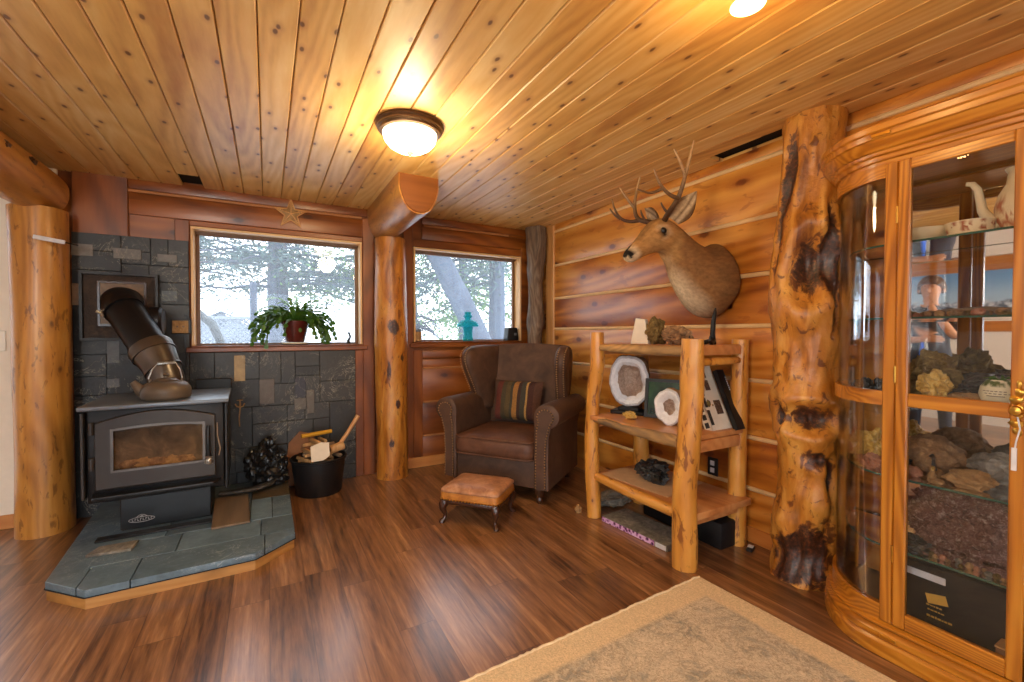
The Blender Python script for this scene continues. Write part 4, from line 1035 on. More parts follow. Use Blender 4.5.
slab('shelf', M['shelfboard'], 1.845, 2.35, 1.54, 2.29, .640, .668, 2, .03)
slab('shelf', M['shelfboard'], 1.90, 2.35, 1.50, 2.28, .245, .283, 3, .004)
bm = newbm(); logtube(bm, [Q(1.872, 2.24, 1.108), Q(1.866, 1.9, 1.106), Q(1.872, 1.56, 1.108)], [.020, .031, .027], 14, .12, 9, 11, 24); obj('front_rail', bm, M['live_edge'], BS, angle=60)
bm = newbm(); logtube(bm, [Q(1.862, 2.25, .645), Q(1.842, 1.9, .637), Q(1.85, 1.57, .640)], [.020, .026, .034], 14, .2, 9, 12, 24); obj('front_rail', bm, M['live_edge'], BS, angle=60)
bm = newbm(); logtube(bm, [Q(1.872, 2.26, .268), Q(1.866, 1.9, .262), Q(1.872, 1.56, .262)], [.026, .033, .031], 14, .08, 7, 13, 24)
o = obj('front_rail', bm, wood('shelf_log_y', lin(168,96,30), lin(206,140,56), lin(224,168,86), 'Y', .8, .38, .8, lin(96,48,18), 9, None, .3, .12, .3, .08, .2, fleck=.8, fleckcol=lin(120,62,24)), BS, angle=60)
for z0, z1, dy in ((1.083, 1.138, 0), (.575, .638, 0), (.195, .240, .01)):
    bm = newbm(); box(bm, 1.91-O.x, 2.30-O.x, 1.535-O.y+dy, 1.575-O.y+dy, z0, z1, .006, 2); obj('side_rail', bm, M['shelfboard'], BS)
for z in (1.050,):
    bm = newbm(); logtube(bm, [Q(1.90, 1.545, z), Q(2.1, 1.54, z), Q(2.31, 1.56, z)], [.020, .022, .018], 12, .1, 8, 15, 14); obj('side_rail', bm, M['shelflog'], BS, angle=60)
for z in (1.06, .58, .20):
    bm = newbm(); box(bm, 1.90-O.x, 2.30-O.x, 2.275-O.y, 2.31-O.y, z, z+.045, .006, 2); obj('side_rail', bm, M['shelfboard'], BS)

# --- things on the bookshelf
def put(name, verts_fn, mat, loc, label, cat, rot=None, group=None, **kw):
    bm = newbm(); verts_fn(bm); return tag(obj(name, bm, mat, loc=loc, rot=rot, **kw), label, cat, group)
# top shelf
r = put('cut_rock', lambda b: rock(b, (0, 0, .075), (.06, .06, .088), 5, .35, 4, 1.8, .15), M['rock_moss'], (2.12, 1.985, 1.1315), 'mossy brown rock with a sawn white face standing on the top shelf', 'rock', angle=30)
bm = newbm(); prism(bm, [(-.07, 0), (.055, 0), (.03, .155), (-.035, .165)], -.022, .022, 'Y', .004); obj('white_face', bm, M['white_page'], r, loc=(-.03, .085, 0), rot=(0, 0, rad(-72)), smooth=False)
put('brown_rock', lambda b: rock(b, (0, 0, .052), (.075, .085, .058), 9, .4, 4, 1.8, .12), M['rock_brown'], (2.13, 1.835, 1.1315), 'lumpy brown rock on the top shelf beside the white-faced one', 'rock', angle=30)
h = thing('display_stand', 'black iron display easel with curved hook feet on the top shelf under the deer', 'stand', (2.17, 1.63, 1.1312))
bm = newbm(); tube(bm, [(.03, 0, .0), (.015, 0, .06), (.02, 0, .13), (.03, -.004, .185), (.032, -.004, .21)], [.012, .014, .013, .010, .004], 8); obj('upright', bm, M['black_metal'], h)
for sy in (.06, -.06):
    bm = newbm(); tube(bm, [(.02, 0, .03), (-.03, sy*.5, .014), (-.075, sy, .012), (-.095, sy*1.1, .03), (-.092, sy*1.1, .055)], [.014, .012, .011, .009, .004], 8); obj('hook_foot', bm, M['black_metal'], h)
# middle shelf: large geode on a stand
def geode(name, loc, ry, rz, depth, yaw, lab, shell, rim, cav, seed, pitch=0, hole=.62):
    g = thing(name, lab, 'geode', loc, yaw)
    def prof(R, k): return R
    n = 40
    def ring(k, d, jit, sc=1.0):
        out = []
        for i in range(n):
            a = 2*PI*i/n; q = 1+jit*fbm(V((math.cos(a)*1.3+seed, math.sin(a)*1.3, d*3)), 3)
            out.append(V((ry*k*q*math.cos(a), d, rz*k*q*math.sin(a))))
        return out
    bm = newbm(); rings(bm, [ring(1.0, .0, .10), ring(1.03, .02, .14), ring(1.0, depth*.35, .2), ring(.85, depth*.7, .25), ring(.5, depth*.95, .25), ring(.1, depth, .2)], False, True); obj('rough_shell', bm, shell, g, angle=50)
    bm = newbm(); rings(bm, [ring(1.0, .0, .10), ring(.97, -.006, .10), ring(.90, -.008, .10)], False, False); obj('agate_rim', bm, M['agate_rim'], g, angle=60)
    bm = newbm(); rings(bm, [ring(.90, -.008, .10), ring(.76, -.006, .12), ring(hole, .016, .2)], False, False); obj('crystal_band', bm, rim, g, angle=25)
    bm = newbm(); rings(bm, [ring(hole, .016, .2), ring(hole*.92, .04, .3), ring(hole*.7, depth*.45, .35), ring(.12, depth*.6, .3)], False, True); obj('hollow', bm, cav, g, angle=25)
    return g
g = geode('white_geode', (2.10, 2.195, .882), .140, .170, .17, rad(-62), 'large round geode with a white crystal rim standing on a black base', M['rock_brown'], M['crystal_white'], M['crystal_tan'], 3)
st = put('geode_stand', lambda b: (box(b, -.11, .11, -.05, .09, 0, .022, .004), box(b, -.07, .07, -.02, .07, .0215, .042, .004)), M['black_plastic'], (2.09, 2.185, .6692), 'black wooden stand under the large white geode', 'stand', (0, 0, rad(-62)))
put('citrine_chip', lambda b: rock(b, (0, 0, .022), (.03, .05, .026), 12, .4, 3, 1.8, .1), M['rock_citrine'], (1.965, 2.045, .6692), 'small honey-coloured stone lying in front of the picture frame', 'rock', angle=20)
fr = thing('picture_frame', 'dark framed green picture leaning behind the smaller geode', 'picture', (2.15, 1.94, .6695), rad(-62))
bm = newbm(); frame_prism(bm, [(-.125, 0), (.125, 0), (.125, .245), (-.125, .245)], [(-.105, .02), (.105, .02), (.105, .225), (-.105, .225)], -.01, .01); obj('frame', bm, M['black_plastic'], fr, angle=20)
bm = newbm(); box(bm, -.107, .107, -.002, .004, .018, .227)
t = NT('dark_green_print'); oo = t.obj(); t.base(t.ramp(t.noise(oo, 9, 4), [(.35, lin(14,26,20)), (.55, lin(40,78,52)), (.75, lin(70,96,62))])); t.P(Roughness=.2); obj('print', bm, t.m, fr)
for c in fr.children: c.rotation_euler = (rad(-10), 0, 0)
geode('small_geode', (2.015, 1.79, .776), .082, .105, .10, rad(-70), 'smaller cut geode with a white crystal face standing before the dark picture frame', M['rock_tan'], M['crystal_white'], M['crystal_tan'], 8, hole=.42)
put('speckled_rock', lambda b: rock(b, (0, 0, .085), (.075, .10, .095), 15, .3, 4, 1.7, .1), M['rock_moss'], (2.165, 1.715, .6692), 'rounded speckled brown rock on the middle shelf beside the leaning books', 'rock', angle=35)
# two leaning books
def book(name, loc, th, w, h, cover, lean, lab, art):
    b = thing(name, lab, 'book', loc); b.rotation_euler = (rad(-lean), 0, 0)   # spine faces -x, cover faces -y; top leans towards +y
    bm = newbm(); box(bm, 0, w, 0, .003, 0, h); box(bm, 0, w, th-.003, th, 0, h); box(bm, 0, .004, 0, th, 0, h); obj('cover', bm, cover, b, smooth=False)
    bm = newbm(); box(bm, .004, w-.005, .003, th-.003, .004, h-.004); obj('pages', bm, M['white_page'], b, smooth=False)
    art(b); return b
pic = stone('book_photo', lin(30,26,24), lin(92,64,50), lin(176,150,120), 90, .4, 0)
def art1(b):
    bm = newbm()
    for x0, x1, z0, z1 in ((.06, .10, .30, .365), (.06, .10, .225, .285), (.085, .14, .085, .165)): box(bm, x0, x1, -.0008, .0005, z0, z1)
    obj('cover_photos', bm, pic, b, smooth=False)
    bm = newbm()
    for x0, x1, z0, z1 in ((.008, .03, .32, .36), (.006, .034, .245, .285), (.006, .034, .195, .235), (.006, .028, .13, .185), (.006, .03, .03, .115)): box(bm, x0, x1, -.0008, .0005, z0, z1)
    for z in (.02, .065, .11, .15, .2, .25, .3): box(bm, -.0008, .0005, .012, .038, z, z+.03)
    obj('margin_print', bm, M['rock_dark'], b, smooth=False)
book('white_book', (2.115, 1.57, .6695), .05, .165, .375, M['white_page'], 24, 'thick cream-covered book with photos, leaning beside the black book', art1)
def art2(b):
    bm = newbm()
    for k in range(7): box(bm, .050, .056, -.0008, .0005, .225+k*.012, .233+k*.012)
    obj('title_print', bm, M['label_white'], b, smooth=False)
book('black_book', (2.262, 1.520, .6695), .03, .060, .35, M['black_plastic'], 24, 'slim black book leaning in front of the cream book on the middle shelf', art2)
# lower shelf
put('dark_stone', lambda b: rock(b, (0, 0, .055), (.085, .115, .066), 18, .5, 4, 1.6, .12), M['rock_dark'], (2.10, 1.985, .2872), 'glossy dark grey stone on the lower shelf of the bookshelf', 'rock', angle=25)
put('parchment_sheet', lambda b: prism(b, [(-.16, -.26), (.22, -.22), (.24, .12), (.02, .26), (-.18, .24)], 0, .0025, 'Z'), M['paper'], (2.09, 2.0, .2838), 'pale parchment sheet lying on the lower shelf under the dark stone', 'paper', rot=(0, 0, rad(4)), smooth=False)
# floor below
sb = thing('sample_box', 'flat grey-brown box with a pink patterned edge on the floor under the bookshelf', 'box', (1.955, 1.955, 0), rad(5))
bm = newbm(); box(bm, -.072, .15, -.255, .235, .0, .034, .002); obj('body', bm, M['rock_grey'], sb)
bm = newbm(); box(bm, -.074, -.071, -.17, .232, .003, .031); t = NT('pink_pattern'); oo = t.obj(); ck = t.node('ShaderNodeTexVoronoi', {'Vector': oo, 'Scale': 46.0}).outputs['Distance']
t.base(t.ramp(ck, [(.25, lin(66,28,66)), (.4, lin(150,82,140)), (.6, lin(214,174,208))])); obj('patterned_edge', bm, t.m, sb, smooth=False)
bm = newbm(); box(bm, -.075, -.071, -.248, -.18, .004, .030); obj('label', bm, M['label_white'], sb, smooth=False)
put('black_case', lambda b: box(b, -.11, .11, -.30, .28, 0, .15, .012, 2), M['black_plastic'], (2.285, 1.86, 0), 'black case standing on the floor behind the patterned box under the bookshelf', 'case')
put('stone_slab', lambda b: rock(b, (0, 0, .035), (.17, .085, .045), 23, .3, 4, 1.6, .2), M['rock_grey'], (2.12, 2.39, 0), 'grey stone slab on the floor behind the left leg of the bookshelf', 'rock', angle=30)
put('white_pebble', lambda b: rock(b, (0, 0, .025), (.022, .025, .028), 25, .3, 3, 1.6, .1), M['rock_tan'], (1.81, 2.36, 0), 'small pale stone on the floor left of the bookshelf leg', 'rock')
w = put('wall_outlet', lambda b: box(b, -.004, .006, -.035, .035, -.055, .055, .003), M['black_plastic'], (XR-.016, 1.80, .37), 'black electric outlet with white sockets on the right wall behind the bookshelf', 'outlet')
for z in (-.022, .022):
    bm = newbm(); box(bm, -.007, -.003, -.015, .015, z-.015, z+.015, .003); obj('socket', bm, M['label_white'], w)
o = thing('plug_adapter', 'small black plug adapter on the floor at the right rear bookshelf leg', 'adapter', (2.33, 1.49, 0), rad(20))
bm = newbm(); box(bm, -.03, .03, -.016, .016, 0, .018, .004); obj('body', bm, M['black_plastic'], o)
bm = newbm(); box(bm, -.012, .024, -.014, .014, .0182, .021, .001); obj('label', bm, M['label_white'], o)
# ------------------------------------------------------------------ deer shoulder mount (nose towards -x)
DX, DY = 2.43, 1.785
D = thing('deer_mount', 'taxidermy deer head and shoulders with antlers mounted on the right wall', 'deer mount', (DX, DY, 1.5))
OD = V((DX, DY, 1.5))
secs = [  # centre x, z, tilt of axis (deg, 0 = straight out of the wall), half height, half width
 (2.428, 1.520, 0, .222, .168), (2.39, 1.518, 0, .230, .178), (2.33, 1.520, 8, .222, .170), (2.27, 1.540, 20, .192, .150), (2.21, 1.578, 32, .158, .128), (2.15, 1.622, 38, .132, .108),
 (2.10, 1.662, 40, .116, .094), (2.05, 1.700, 30, .108, .085), (2.00, 1.728, 10, .110, .078), (1.965, 1.745, -8, .106, .078), (1.93, 1.744, -20, .099, .080), (1.895, 1.735, -26, .090, .077),
 (1.86, 1.716, -32, .077, .066), (1.825, 1.694, -36, .064, .053), (1.79, 1.670, -38, .054, .045), (1.757, 1.647, -38, .047, .040), (1.728, 1.627, -38, .043, .038), (1.704, 1.611, -38, .038, .036), (1.690, 1.602, -38, .030, .030), (1.682, 1.597, -38, .014, .018)]
bm = newbm(); rs = []; N = 36
def eye_pos(s): return V((1.893, DY+s*.067, 1.757))
for k, (cx, cz, tl, hh, hw) in enumerate(secs):
    t = rad(tl); up = V((math.sin(t), 0, math.cos(t))); ring = []   # axis direction (-cos, 0, sin)
    for i in range(N):
        a = 2*PI*i/N; c, s = math.cos(a), math.sin(a)
        w = hw*(1 - .18*max(0, s)**2 - .12*max(0, -s)**2)            # slightly keeled top and bottom
        p = V((cx, DY, cz)) + V((0, 1, 0))*(w*c) + up*(hh*s)
        if k <= 5:  # shoulders and brisket
            p += V((-1, 0, -.1))*(.035*max(0, -s)**2*(1 if k > 0 else 0)) + V((0, c, 0))*(.012*math.exp(-((s+.3)/.3)**2))
            p += V((0, c*.006, 0))*fbm(p*9, 2)
        for sd in (-1, 1):
            e = eye_pos(sd); d = (p-e).length
            if d < .04 and c*sd > 0: p += V((0, -sd, 0))*.012*math.exp(-(d/.016)**2) + V((0, sd, .4))*.004*math.exp(-((p-e-V((0, 0, .02))).length/.016)**2)
        ring.append(p-OD)
    rs.append(ring)
rings(bm, rs)
body = blob_smooth(obj('head_and_neck', bm, M['fur'], D, angle=180), 1)
tan, dk, wh, buff = lin(150,104,58), lin(104,74,44), lin(206,184,150), lin(188,140,82)
def lerpc(a, b, t): t = max(0, min(1, t)); return tuple(x+(y-x)*t for x, y in zip(a, b))
def furcol(c):
    p = c+OD; n = .5+.5*fbm(p*14, 3)
    col = lerpc(tan, dk, .25+.5*(n-.3) + (.25 if p.x > 2.25 else 0))
    if p.x < 2.02: col = lerpc(col, buff, .55)
    low = (1.665-.95*(p.x-1.98)) - p.z
    if p.x > 1.93: col = lerpc(col, wh, (low-.02)*9*(.6+.8*n)) if p.x < 2.3 else lerpc(col, dk, (1.42-p.z)*4)
    # white muzzle ring, dark nose and forehead blaze
    d = (p-V((1.695, DY, 1.600))).length
    if d < .075: col = lerpc(col, wh, .65)
    if p.x < 1.702 and p.z > 1.598-.5*(p.x-1.69) : col = lin(26,20,18)
    if d < .045 and p.z < 1.588: col = wh
    if abs(p.y-DY) < .03 and 1.72 < p.x < 1.92 and p.z > 1.69: col = lerpc(col, dk, .6)
    for sd in (-1, 1):
        e = eye_pos(sd); de = (p-e).length
        if de < .045: col = lerpc(col, wh, .35)
        if de < .026: col = lin(40,26,18)
    return col
paint(body, furcol)
for sd in (-1, 1):
    bm = newbm(); bmesh.ops.create_uvsphere(bm, u_segments=18, v_segments=12, radius=.0205, matrix=Matrix.Translation(eye_pos(sd)-OD-V((0, sd*.007, 0))))
    o = obj('eye', bm, M['stove_black'], D)
    # ear: cupped leaf shape, tip outwards and up
    bm = newbm(); base = V((1.975, DY+sd*.060, 1.822)); tip = V((2.005, DY+sd*.185, 1.955)); ax = (tip-base); fw = V((-.86, sd*.34, -.2)).normalized()
    wd = ax.normalized().cross(fw).normalized(); rs = []
    for i in range(11):
        t = i/10; w = .058*math.sin(PI*min(1, t*.86+.14))**.8*(1-.55*t**3)+.002; ctr = base+ax*t
        ring = []
        for j in range(9):
            u = -1+j/4; ring.append(ctr + wd*(w*u) - fw*(.030*(1-u*u)*math.sin(PI*min(1, t+.12))) - OD)
        for j in range(9):
            u = 1-j/4; ring.append(ctr + wd*(w*u*1.04) - fw*(.030*(1-u*u)*math.sin(PI*min(1, t+.12))+.006) - OD)
        rs.append(ring)
    rings(bm, rs); e = obj('ear', bm, M['fur'], D, angle=80)
    def ec(c, fw=fw, base=base, ax=ax, wd=wd):
        p = c+OD-base; u = p.dot(wd); t = p.dot(ax)/ax.length_squared; front = (p-ax*t).dot(fw)
        return lerpc(lin(206,176,140), lin(96,70,48), abs(abs(u)-.018)/.02) if front > -.031*(1-(u/.05)**2)-.002 and abs(u) < .034 else lin(110,80,52)
    paint(e, ec)
# antlers
def ant(name, beams, sd):
    bm = newbm()
    for pts, r in beams:
        P = [V(p)-OD for p in pts]
        # smooth the polyline
        for _ in range(2):
            q = [P[0]]
            for a, b in zip(P, P[1:]): q += [a.lerp(b, .25), a.lerp(b, .75)]
            P = q+[P[-1]]
        n = len(P); tube(bm, P, [r[0]+(r[1]-r[0])*(i/(n-1))**1.2 for i in range(n)], 9)
    o = obj(name, bm, M['antler'], D, angle=70)
    def ac(c):
        p = c+OD; t = max(0, min(1, (p.z-1.84)/.26)); return lerpc(lin(72,46,28), lin(190,150,104), t**1.5)
    paint(o, ac); return o
near = [([(1.925, 1.742, 1.825), (1.905, 1.70, 1.85), (1.892, 1.631, 1.895), (1.891, 1.598, 1.953), (1.893, 1.576, 2.029), (1.908, 1.56, 2.11), (1.922, 1.552, 2.186)], (.017, .004)),
        ([(1.893, 1.580, 2.015), (1.855, 1.578, 2.07), (1.816, 1.586, 2.135)], (.010, .003)),
        ([(1.892, 1.620, 1.905), (1.84, 1.630, 1.915), (1.79, 1.637, 1.95), (1.758, 1.645, 2.0), (1.742, 1.648, 2.041)], (.012, .003)),
        ([(1.79, 1.637, 1.945), (1.73, 1.66, 1.915), (1.657, 1.681, 1.935)], (.009, .003)),
        ([(1.90, 1.70, 1.85), (1.875, 1.71, 1.88), (1.865, 1.715, 1.905)], (.008, .003))]
far = [([(1.925, 1.826, 1.825), (1.90, 1.86, 1.838), (1.885, 1.91, 1.86), (1.885, 1.935, 1.93), (1.90, 1.935, 2.02), (1.925, 1.93, 2.118)], (.017, .004)),
       ([(1.887, 1.935, 1.935), (1.85, 1.96, 1.99), (1.819, 1.983, 2.052)], (.010, .003)),
       ([(1.890, 1.900, 1.852), (1.85, 1.93, 1.845), (1.80, 1.955, 1.86), (1.78, 1.985, 1.92), (1.778, 2.004, 1.985)], (.012, .003)),
       ([(1.80, 1.957, 1.862), (1.77, 1.975, 1.885), (1.752, 1.994, 1.925)], (.008, .003)),
       ([(1.90, 1.86, 1.84), (1.872, 1.862, 1.875), (1.865, 1.862, 1.90)], (.008, .003))]
ant('antler', near, -1); ant('antler', far, 1)
bm = newbm(); box(bm, .0, .008, -.11, .11, -.16, .17, .01); obj('back_board', bm, M['dark_wood'], D)
# ------------------------------------------------------------------ curved-glass oak china cabinet
YC = .575
CB = thing('china_cabinet', 'large oak display cabinet with curved glass sides and a mirrored back', 'cabinet', (2.2, YC, 0))
OC = V((2.2, YC, 0))
def outline(off, n=16, xb=2.42):
    """half-rounded plan from the wall at the left, round the front, to the wall at the right"""
    L_ = [(xb, .775+.285+off)] + [(2.40-(.39+off)*math.cos(rad(90-90*i/n)), .775+(.285+off)*math.sin(rad(90-90*i/n))) for i in range(n+1)]
    R_ = [(x, 2*YC-y) for x, y in L_[::-1]]
    return L_+R_
def cloc(poly): return [(x-OC.x, y-OC.y) for x, y in poly]
def stack(name, prof, mat, parent=CB):     # profile of (offset, z) swept round the outline, closed solid
    bm = newbm(); rings(bm, [[V((x, y, z)) for x, y in cloc(outline(o))] for o, z in prof]); return obj(name, bm, mat, parent, angle=25)
stack('base', [(.028, 0), (.030, .004), (.030, .050), (.024, .058), (.020, .062), (.026, .068), (.027, .088), (.018, .098), (.010, .102), (.016, .108), (.016, .116), (.004, .122)], M['oak_y'])
stack('crown', [(.002, 1.838), (.010, 1.842), (.012, 1.856), (.020, 1.862), (.022, 1.872), (.030, 1.876), (.046, 1.900), (.050, 1.908), (.058, 1.912), (.060, 1.930), (.066, 1.936), (.068, 1.955), (.062, 1.962), (.03, 1.964)], M['oak_y'])
stack('top_frieze', [(.0, 1.824), (.002, 1.839)], M['oak_y'])
# a short brass strip on the crown front, and on the plinth
def strip(name, z, off, y0, y1, h):
    bm = newbm(); box(bm, 2.40-.39-off-.004-OC.x, 2.40-.39-off+.003-OC.x, y0-OC.y, y1-OC.y, z, z+h, .002); return obj(name, bm, M['brass'], CB)
strip('brass_plate', .070, .027, .715, .765, .016); strip('brass_plate', 1.914, .059, .74, .80, .014)
# rails following the curve
def arc(y_sign, off, n=18, t0=0, t1=90):
    pts = [(2.40-(.39+off)*math.cos(rad(t0+(t1-t0)*i/n)), .775+(.285+off)*math.sin(rad(t0+(t1-t0)*i/n))) for i in range(n+1)]
    return pts if y_sign > 0 else [(x, 2*YC-y) for x, y in pts]
def arcsolid(bm, s, o0, o1, z0, z1, n=18):
    a, b = cloc(arc(s, o0, n)), cloc(arc(s, o1, n))
    rings(bm, [[V((p[0], p[1], z0)), V((q[0], q[1], z0)), V((q[0], q[1], z1)), V((p[0], p[1], z1))] for p, q in zip(a, b)])
for s in (1, -1):
    for nm, z0, z1 in (('curved_rail', .122, .185), ('curved_rail', .932, .985), ('curved_rail', 1.775, 1.826)):
        bm = newbm(); arcsolid(bm, s, -.020, .004, z0, z1); obj(nm, bm, M['oak_y'], CB, angle=25)
    for z0, z1 in ((.185, .932), (.985, 1.775)):
        bm = newbm(); arcsolid(bm, s, -.012, -.008, z0, z1, 28); obj('curved_glass', bm, M['cab_glass'], CB, angle=60)
    y = lambda v: (v if s > 0 else 2*YC-v)-OC.y
    bm = newbm(); a, b = sorted((y(.738), y(.778))); box(bm, 2.008-OC.x, 2.036-OC.x, a, b, .122, 1.826, .004); obj('stile', bm, M['oak'], CB)
    bm = newbm(); a, b = sorted((y(1.045), y(1.065))); box(bm, 2.385-OC.x, 2.418-OC.x, a, b, .122, 1.826, .003); obj('stile', bm, M['oak'], CB)
# back, mirror, cabinet floor and glass shelves
bm = newbm(); box(bm, 2.398-OC.x, 2.418-OC.x, .10-OC.y, 1.05-OC.y, .122, 1.826); obj('back_panel', bm, M['wall_gold'], CB, smooth=False)
bm = newbm(); box(bm, 2.376-OC.x, 2.382-OC.x, .24-OC.y, .885-OC.y, .15, 1.81); obj('mirror_back', bm, M['mirror'], CB, smooth=False)
for a, b in ((.225, .24), (.885, .90)):
    bm = newbm(); box(bm, 2.372-OC.x, 2.398-OC.x, a-OC.y, b-OC.y, .122, 1.824, .002); obj('mirror_frame', bm, M['dark_wood'], CB)
bm = newbm(); prism(bm, cloc(outline(-.03, xb=2.37)), .1222, .130, 'Z'); obj('cabinet_floor', bm, M['dark_wood'], CB, smooth=False)
SHELF = [1.530, 1.252, .958, .655, .385]
for z in SHELF:
    bm = newbm(); P = cloc(outline(-.045, xb=2.36)); prism(bm, P, z, z+.007, 'Z'); g = obj('glass_shelf', bm, M['shelf_glass'], CB, smooth=False)
    bm = newbm(); e = [V((x, y, z+.0035)) for x, y in P[1:-1]]; tube(bm, e, .0042, 6); obj('shelf_edge', bm, M['shelf_edge'], g)
# door
DR = None
bm = newbm(); box(bm, 2.000-OC.x, 2.026-OC.x, .700-OC.y, .7355-OC.y, .127, 1.822, .004); DR = obj('door', bm, M['oak'], CB)
bm = newbm(); box(bm, 2.000-OC.x, 2.026-OC.x, 2*YC-.7355-OC.y, 2*YC-.700-OC.y, .127, 1.822, .004); obj('door_stile', bm, M['oak'], DR)
for z0, z1 in ((.127, .183), (.936, .984), (1.785, 1.822)):
    bm = newbm(); box(bm, 2.001-OC.x, 2.025-OC.x, .450-OC.y, .700-OC.y, z0, z1, .003); obj('door_rail', bm, M['oak_y'], DR)
for z0, z1 in ((.183, .936), (.984, 1.785)):
    bm = newbm(); box(bm, 2.011-OC.x, 2.015-OC.x, .450-OC.y, .700-OC.y, z0, z1); obj('door_glass', bm, M['cab_glass'], DR, smooth=False)
for z in (.36, 1.02, 1.60):
    bm = newbm(); tube(bm, [(2.003-OC.x, .737-OC.y, z), (2.003-OC.x, .737-OC.y, z+.06)], .0045, 8); obj('hinge', bm, M['brass'], DR)
bm = newbm(); kx, ky = 2.0-OC.x, .432-OC.y
for k in range(7):
    z = .900+k*.024; rock(bm, (kx-.002, ky+.004*math.sin(k*2), z), (.004, .011+.005*math.sin(k*1.9), .014), k, .3, 2)
obj('escutcheon', bm, M['brass'], DR, angle=30)
bm = newbm(); lathe(bm, [(0, 0), (.007, 0), (.006, .008), (.013, .016), (.016, .024), (.012, .031), (0, .033)], 18, (kx, ky, .965), Matrix.Rotation(rad(-90), 3, 'Y')); obj('knob', bm, M['brass'], DR)
bm = newbm(); tube(bm, [(kx-.006, ky, .945), (kx-.008, ky-.006, .91), (kx-.006, ky+.002, .87), (kx-.006, ky+.004, .85)], .0022, 6)
box(bm, kx-.008, kx-.003, ky-.0, ky+.012, .78, .85, .001); obj('hanging_tag', bm, M['label_white'], DR)

# --- the collection on its shelves
def cput(name, fn, mat, loc, label, cat, **kw):
    bm = newbm(); fn(bm); grp = kw.pop('group', None); return tag(obj(name, bm, mat, loc=loc, **kw), label, cat, grp)
z0 = SHELF[0]+.0072
def bowl(b): lathe(b, [(0, 0), (.035, 0), (.037, .006), (.060, .020), (.082, .042), (.086, .052), (.083, .053), (.058, .026), (.03, .010), (0, .010)], 32)
cput('white_bowl', bowl, M['cream'], (2.185, .725, z0), 'wide plain cream bowl on the top glass shelf of the cabinet', 'bowl')
d = thing('painted_dish', 'cream dish with red painted blossoms beside the spouted pitcher', 'dish', (2.16, .590, z0))
bm = newbm(); lathe(bm, [(0, 0), (.075, 0), (.082, .004), (.08, .007), (0, .007)], 32); obj('saucer', bm, M['cream'], d)
bm = newbm(); lathe(bm, [(0, .0072), (.050, .0072), (.056, .012), (.062, .034), (.066, .052), (.062, .053), (.05, .018), (0, .014)], 32); o = obj('cup', bm, M['vcol'], d)
def dc(c):
    a = math.atan2(c.y, c.x); n = noise.noise(V((a*4, c.z*60, 0))); return lin(150,62,34) if (.018 < c.z < .05 and n > .12) else lin(228,210,172)
bmx = bmesh.new(); bmx.from_mesh(o.data); bmesh.ops.subdivide_edges(bmx, edges=bmx.edges, cuts=2); bmx.to_mesh(o.data); bmx.free(); paint(o, dc)
p = thing('spouted_pitcher', 'cream pitcher with a long swan-neck spout and pink flowers on the top shelf', 'pitcher', (2.20, .475, z0))
bm = newbm(); lathe(bm, [(0, 0), (.040, 0), (.046, .008), (.062, .045), (.066, .085), (.056, .13), (.038, .165), (.034, .20), (.042, .215), (.038, .216), (.03, .2), (0, .19)], 32); o = obj('body', bm, M['vcol'], p)
bmx = bmesh.new(); bmx.from_mesh(o.data); bmesh.ops.subdivide_edges(bmx, edges=bmx.edges, cuts=2); bmx.to_mesh(o.data); bmx.free()
paint(o, lambda c: lin(176,112,84) if (.02 < c.z < .11 and noise.noise(c*42) > .05) else lin(226,206,168))
bm = newbm(); tube(bm, [(-.005, .045, .035), (-.008, .075, .055), (-.010, .092, .09), (-.012, .098, .13), (-.014, .103, .165), (-.016, .116, .188), (-.018, .132, .192)], [.022, .018, .014, .0115, .011, .010, .008], 14); obj('spout', bm, M['cream'], p)
bm = newbm(); tube(bm, [(0, -.035, .19), (0, -.075, .18), (0, -.09, .13), (0, -.075, .08), (0, -.06, .06)], .008, 10); obj('handle', bm, M['cream'], p)
# second shelf: small stones
random.seed(21); z1 = SHELF[1]+.0072
mats = ['rock_brown', 'rock_tan', 'rock_grey', 'rock_pink', 'rock_moss']
spot = []
for k in range(34):
    for _ in range(60):
        x, y, r = random.uniform(2.09, 2.20), random.uniform(.42, .80), random.uniform(.010, .019)
        if all((x-a)**2+(y-b)**2 > (r+c)**2*1.2 for a, b, c in spot): break
    else: continue
    spot.append((x, y, r)); cput('pebble', lambda b: rock(b, (0, 0, r*.7), (r, r*1.1, r*.8), k, .25, 2, 1.6, .1), M[mats[k % 5]], (x, y, z1), 'small rough stone in the row on the second glass shelf', 'stone', group='small stones on the second glass shelf')
cput('driftwood', lambda b: logtube(b, [(0, -.16, .016), (0, 0, .022), (.01, .16, .014)], [.008, .016, .007], 10, .4, 20, 5, 20), M['board_brown'], (2.24, .60, z1), 'thin brown driftwood stick lying behind the stones on the second shelf', 'driftwood')
# middle shelf
z2 = SHELF[2]+.0072
def rk(name, fn_s, mat, x, y, z, label, seed, rough=.4, flat=.1, sub=4, f=1.8, rot=0): return cput(name, lambda b: rock(b, (0, 0, fn_s[2]*(1-flat)), fn_s, seed, rough, sub, f, flat, rot), M[mat], (x, y, z), label, 'rock', angle=28)
rk('rock_cluster', (.07, .075, .085), 'rock_moss', 2.17, .695, z2, 'knobbly yellow-brown rock cluster on the middle shelf behind the door', 31, .5)
rk('rock_cluster', (.05, .045, .05), 'rock_citrine', 2.09, .655, z2, 'small yellowish rock in front of the brown cluster on the middle shelf', 32, .45)
rk('dark_rock', (.075, .070, .050), 'rock_dark', 2.22, .575, z2, 'dark wedge-shaped rock in the centre of the middle shelf', 33, .35)
rk('flat_stone', (.035, .05, .016), 'rock_tan', 2.11, .575, z2, 'flat banded tan stone on the middle shelf left of the white pot', 34, .2)
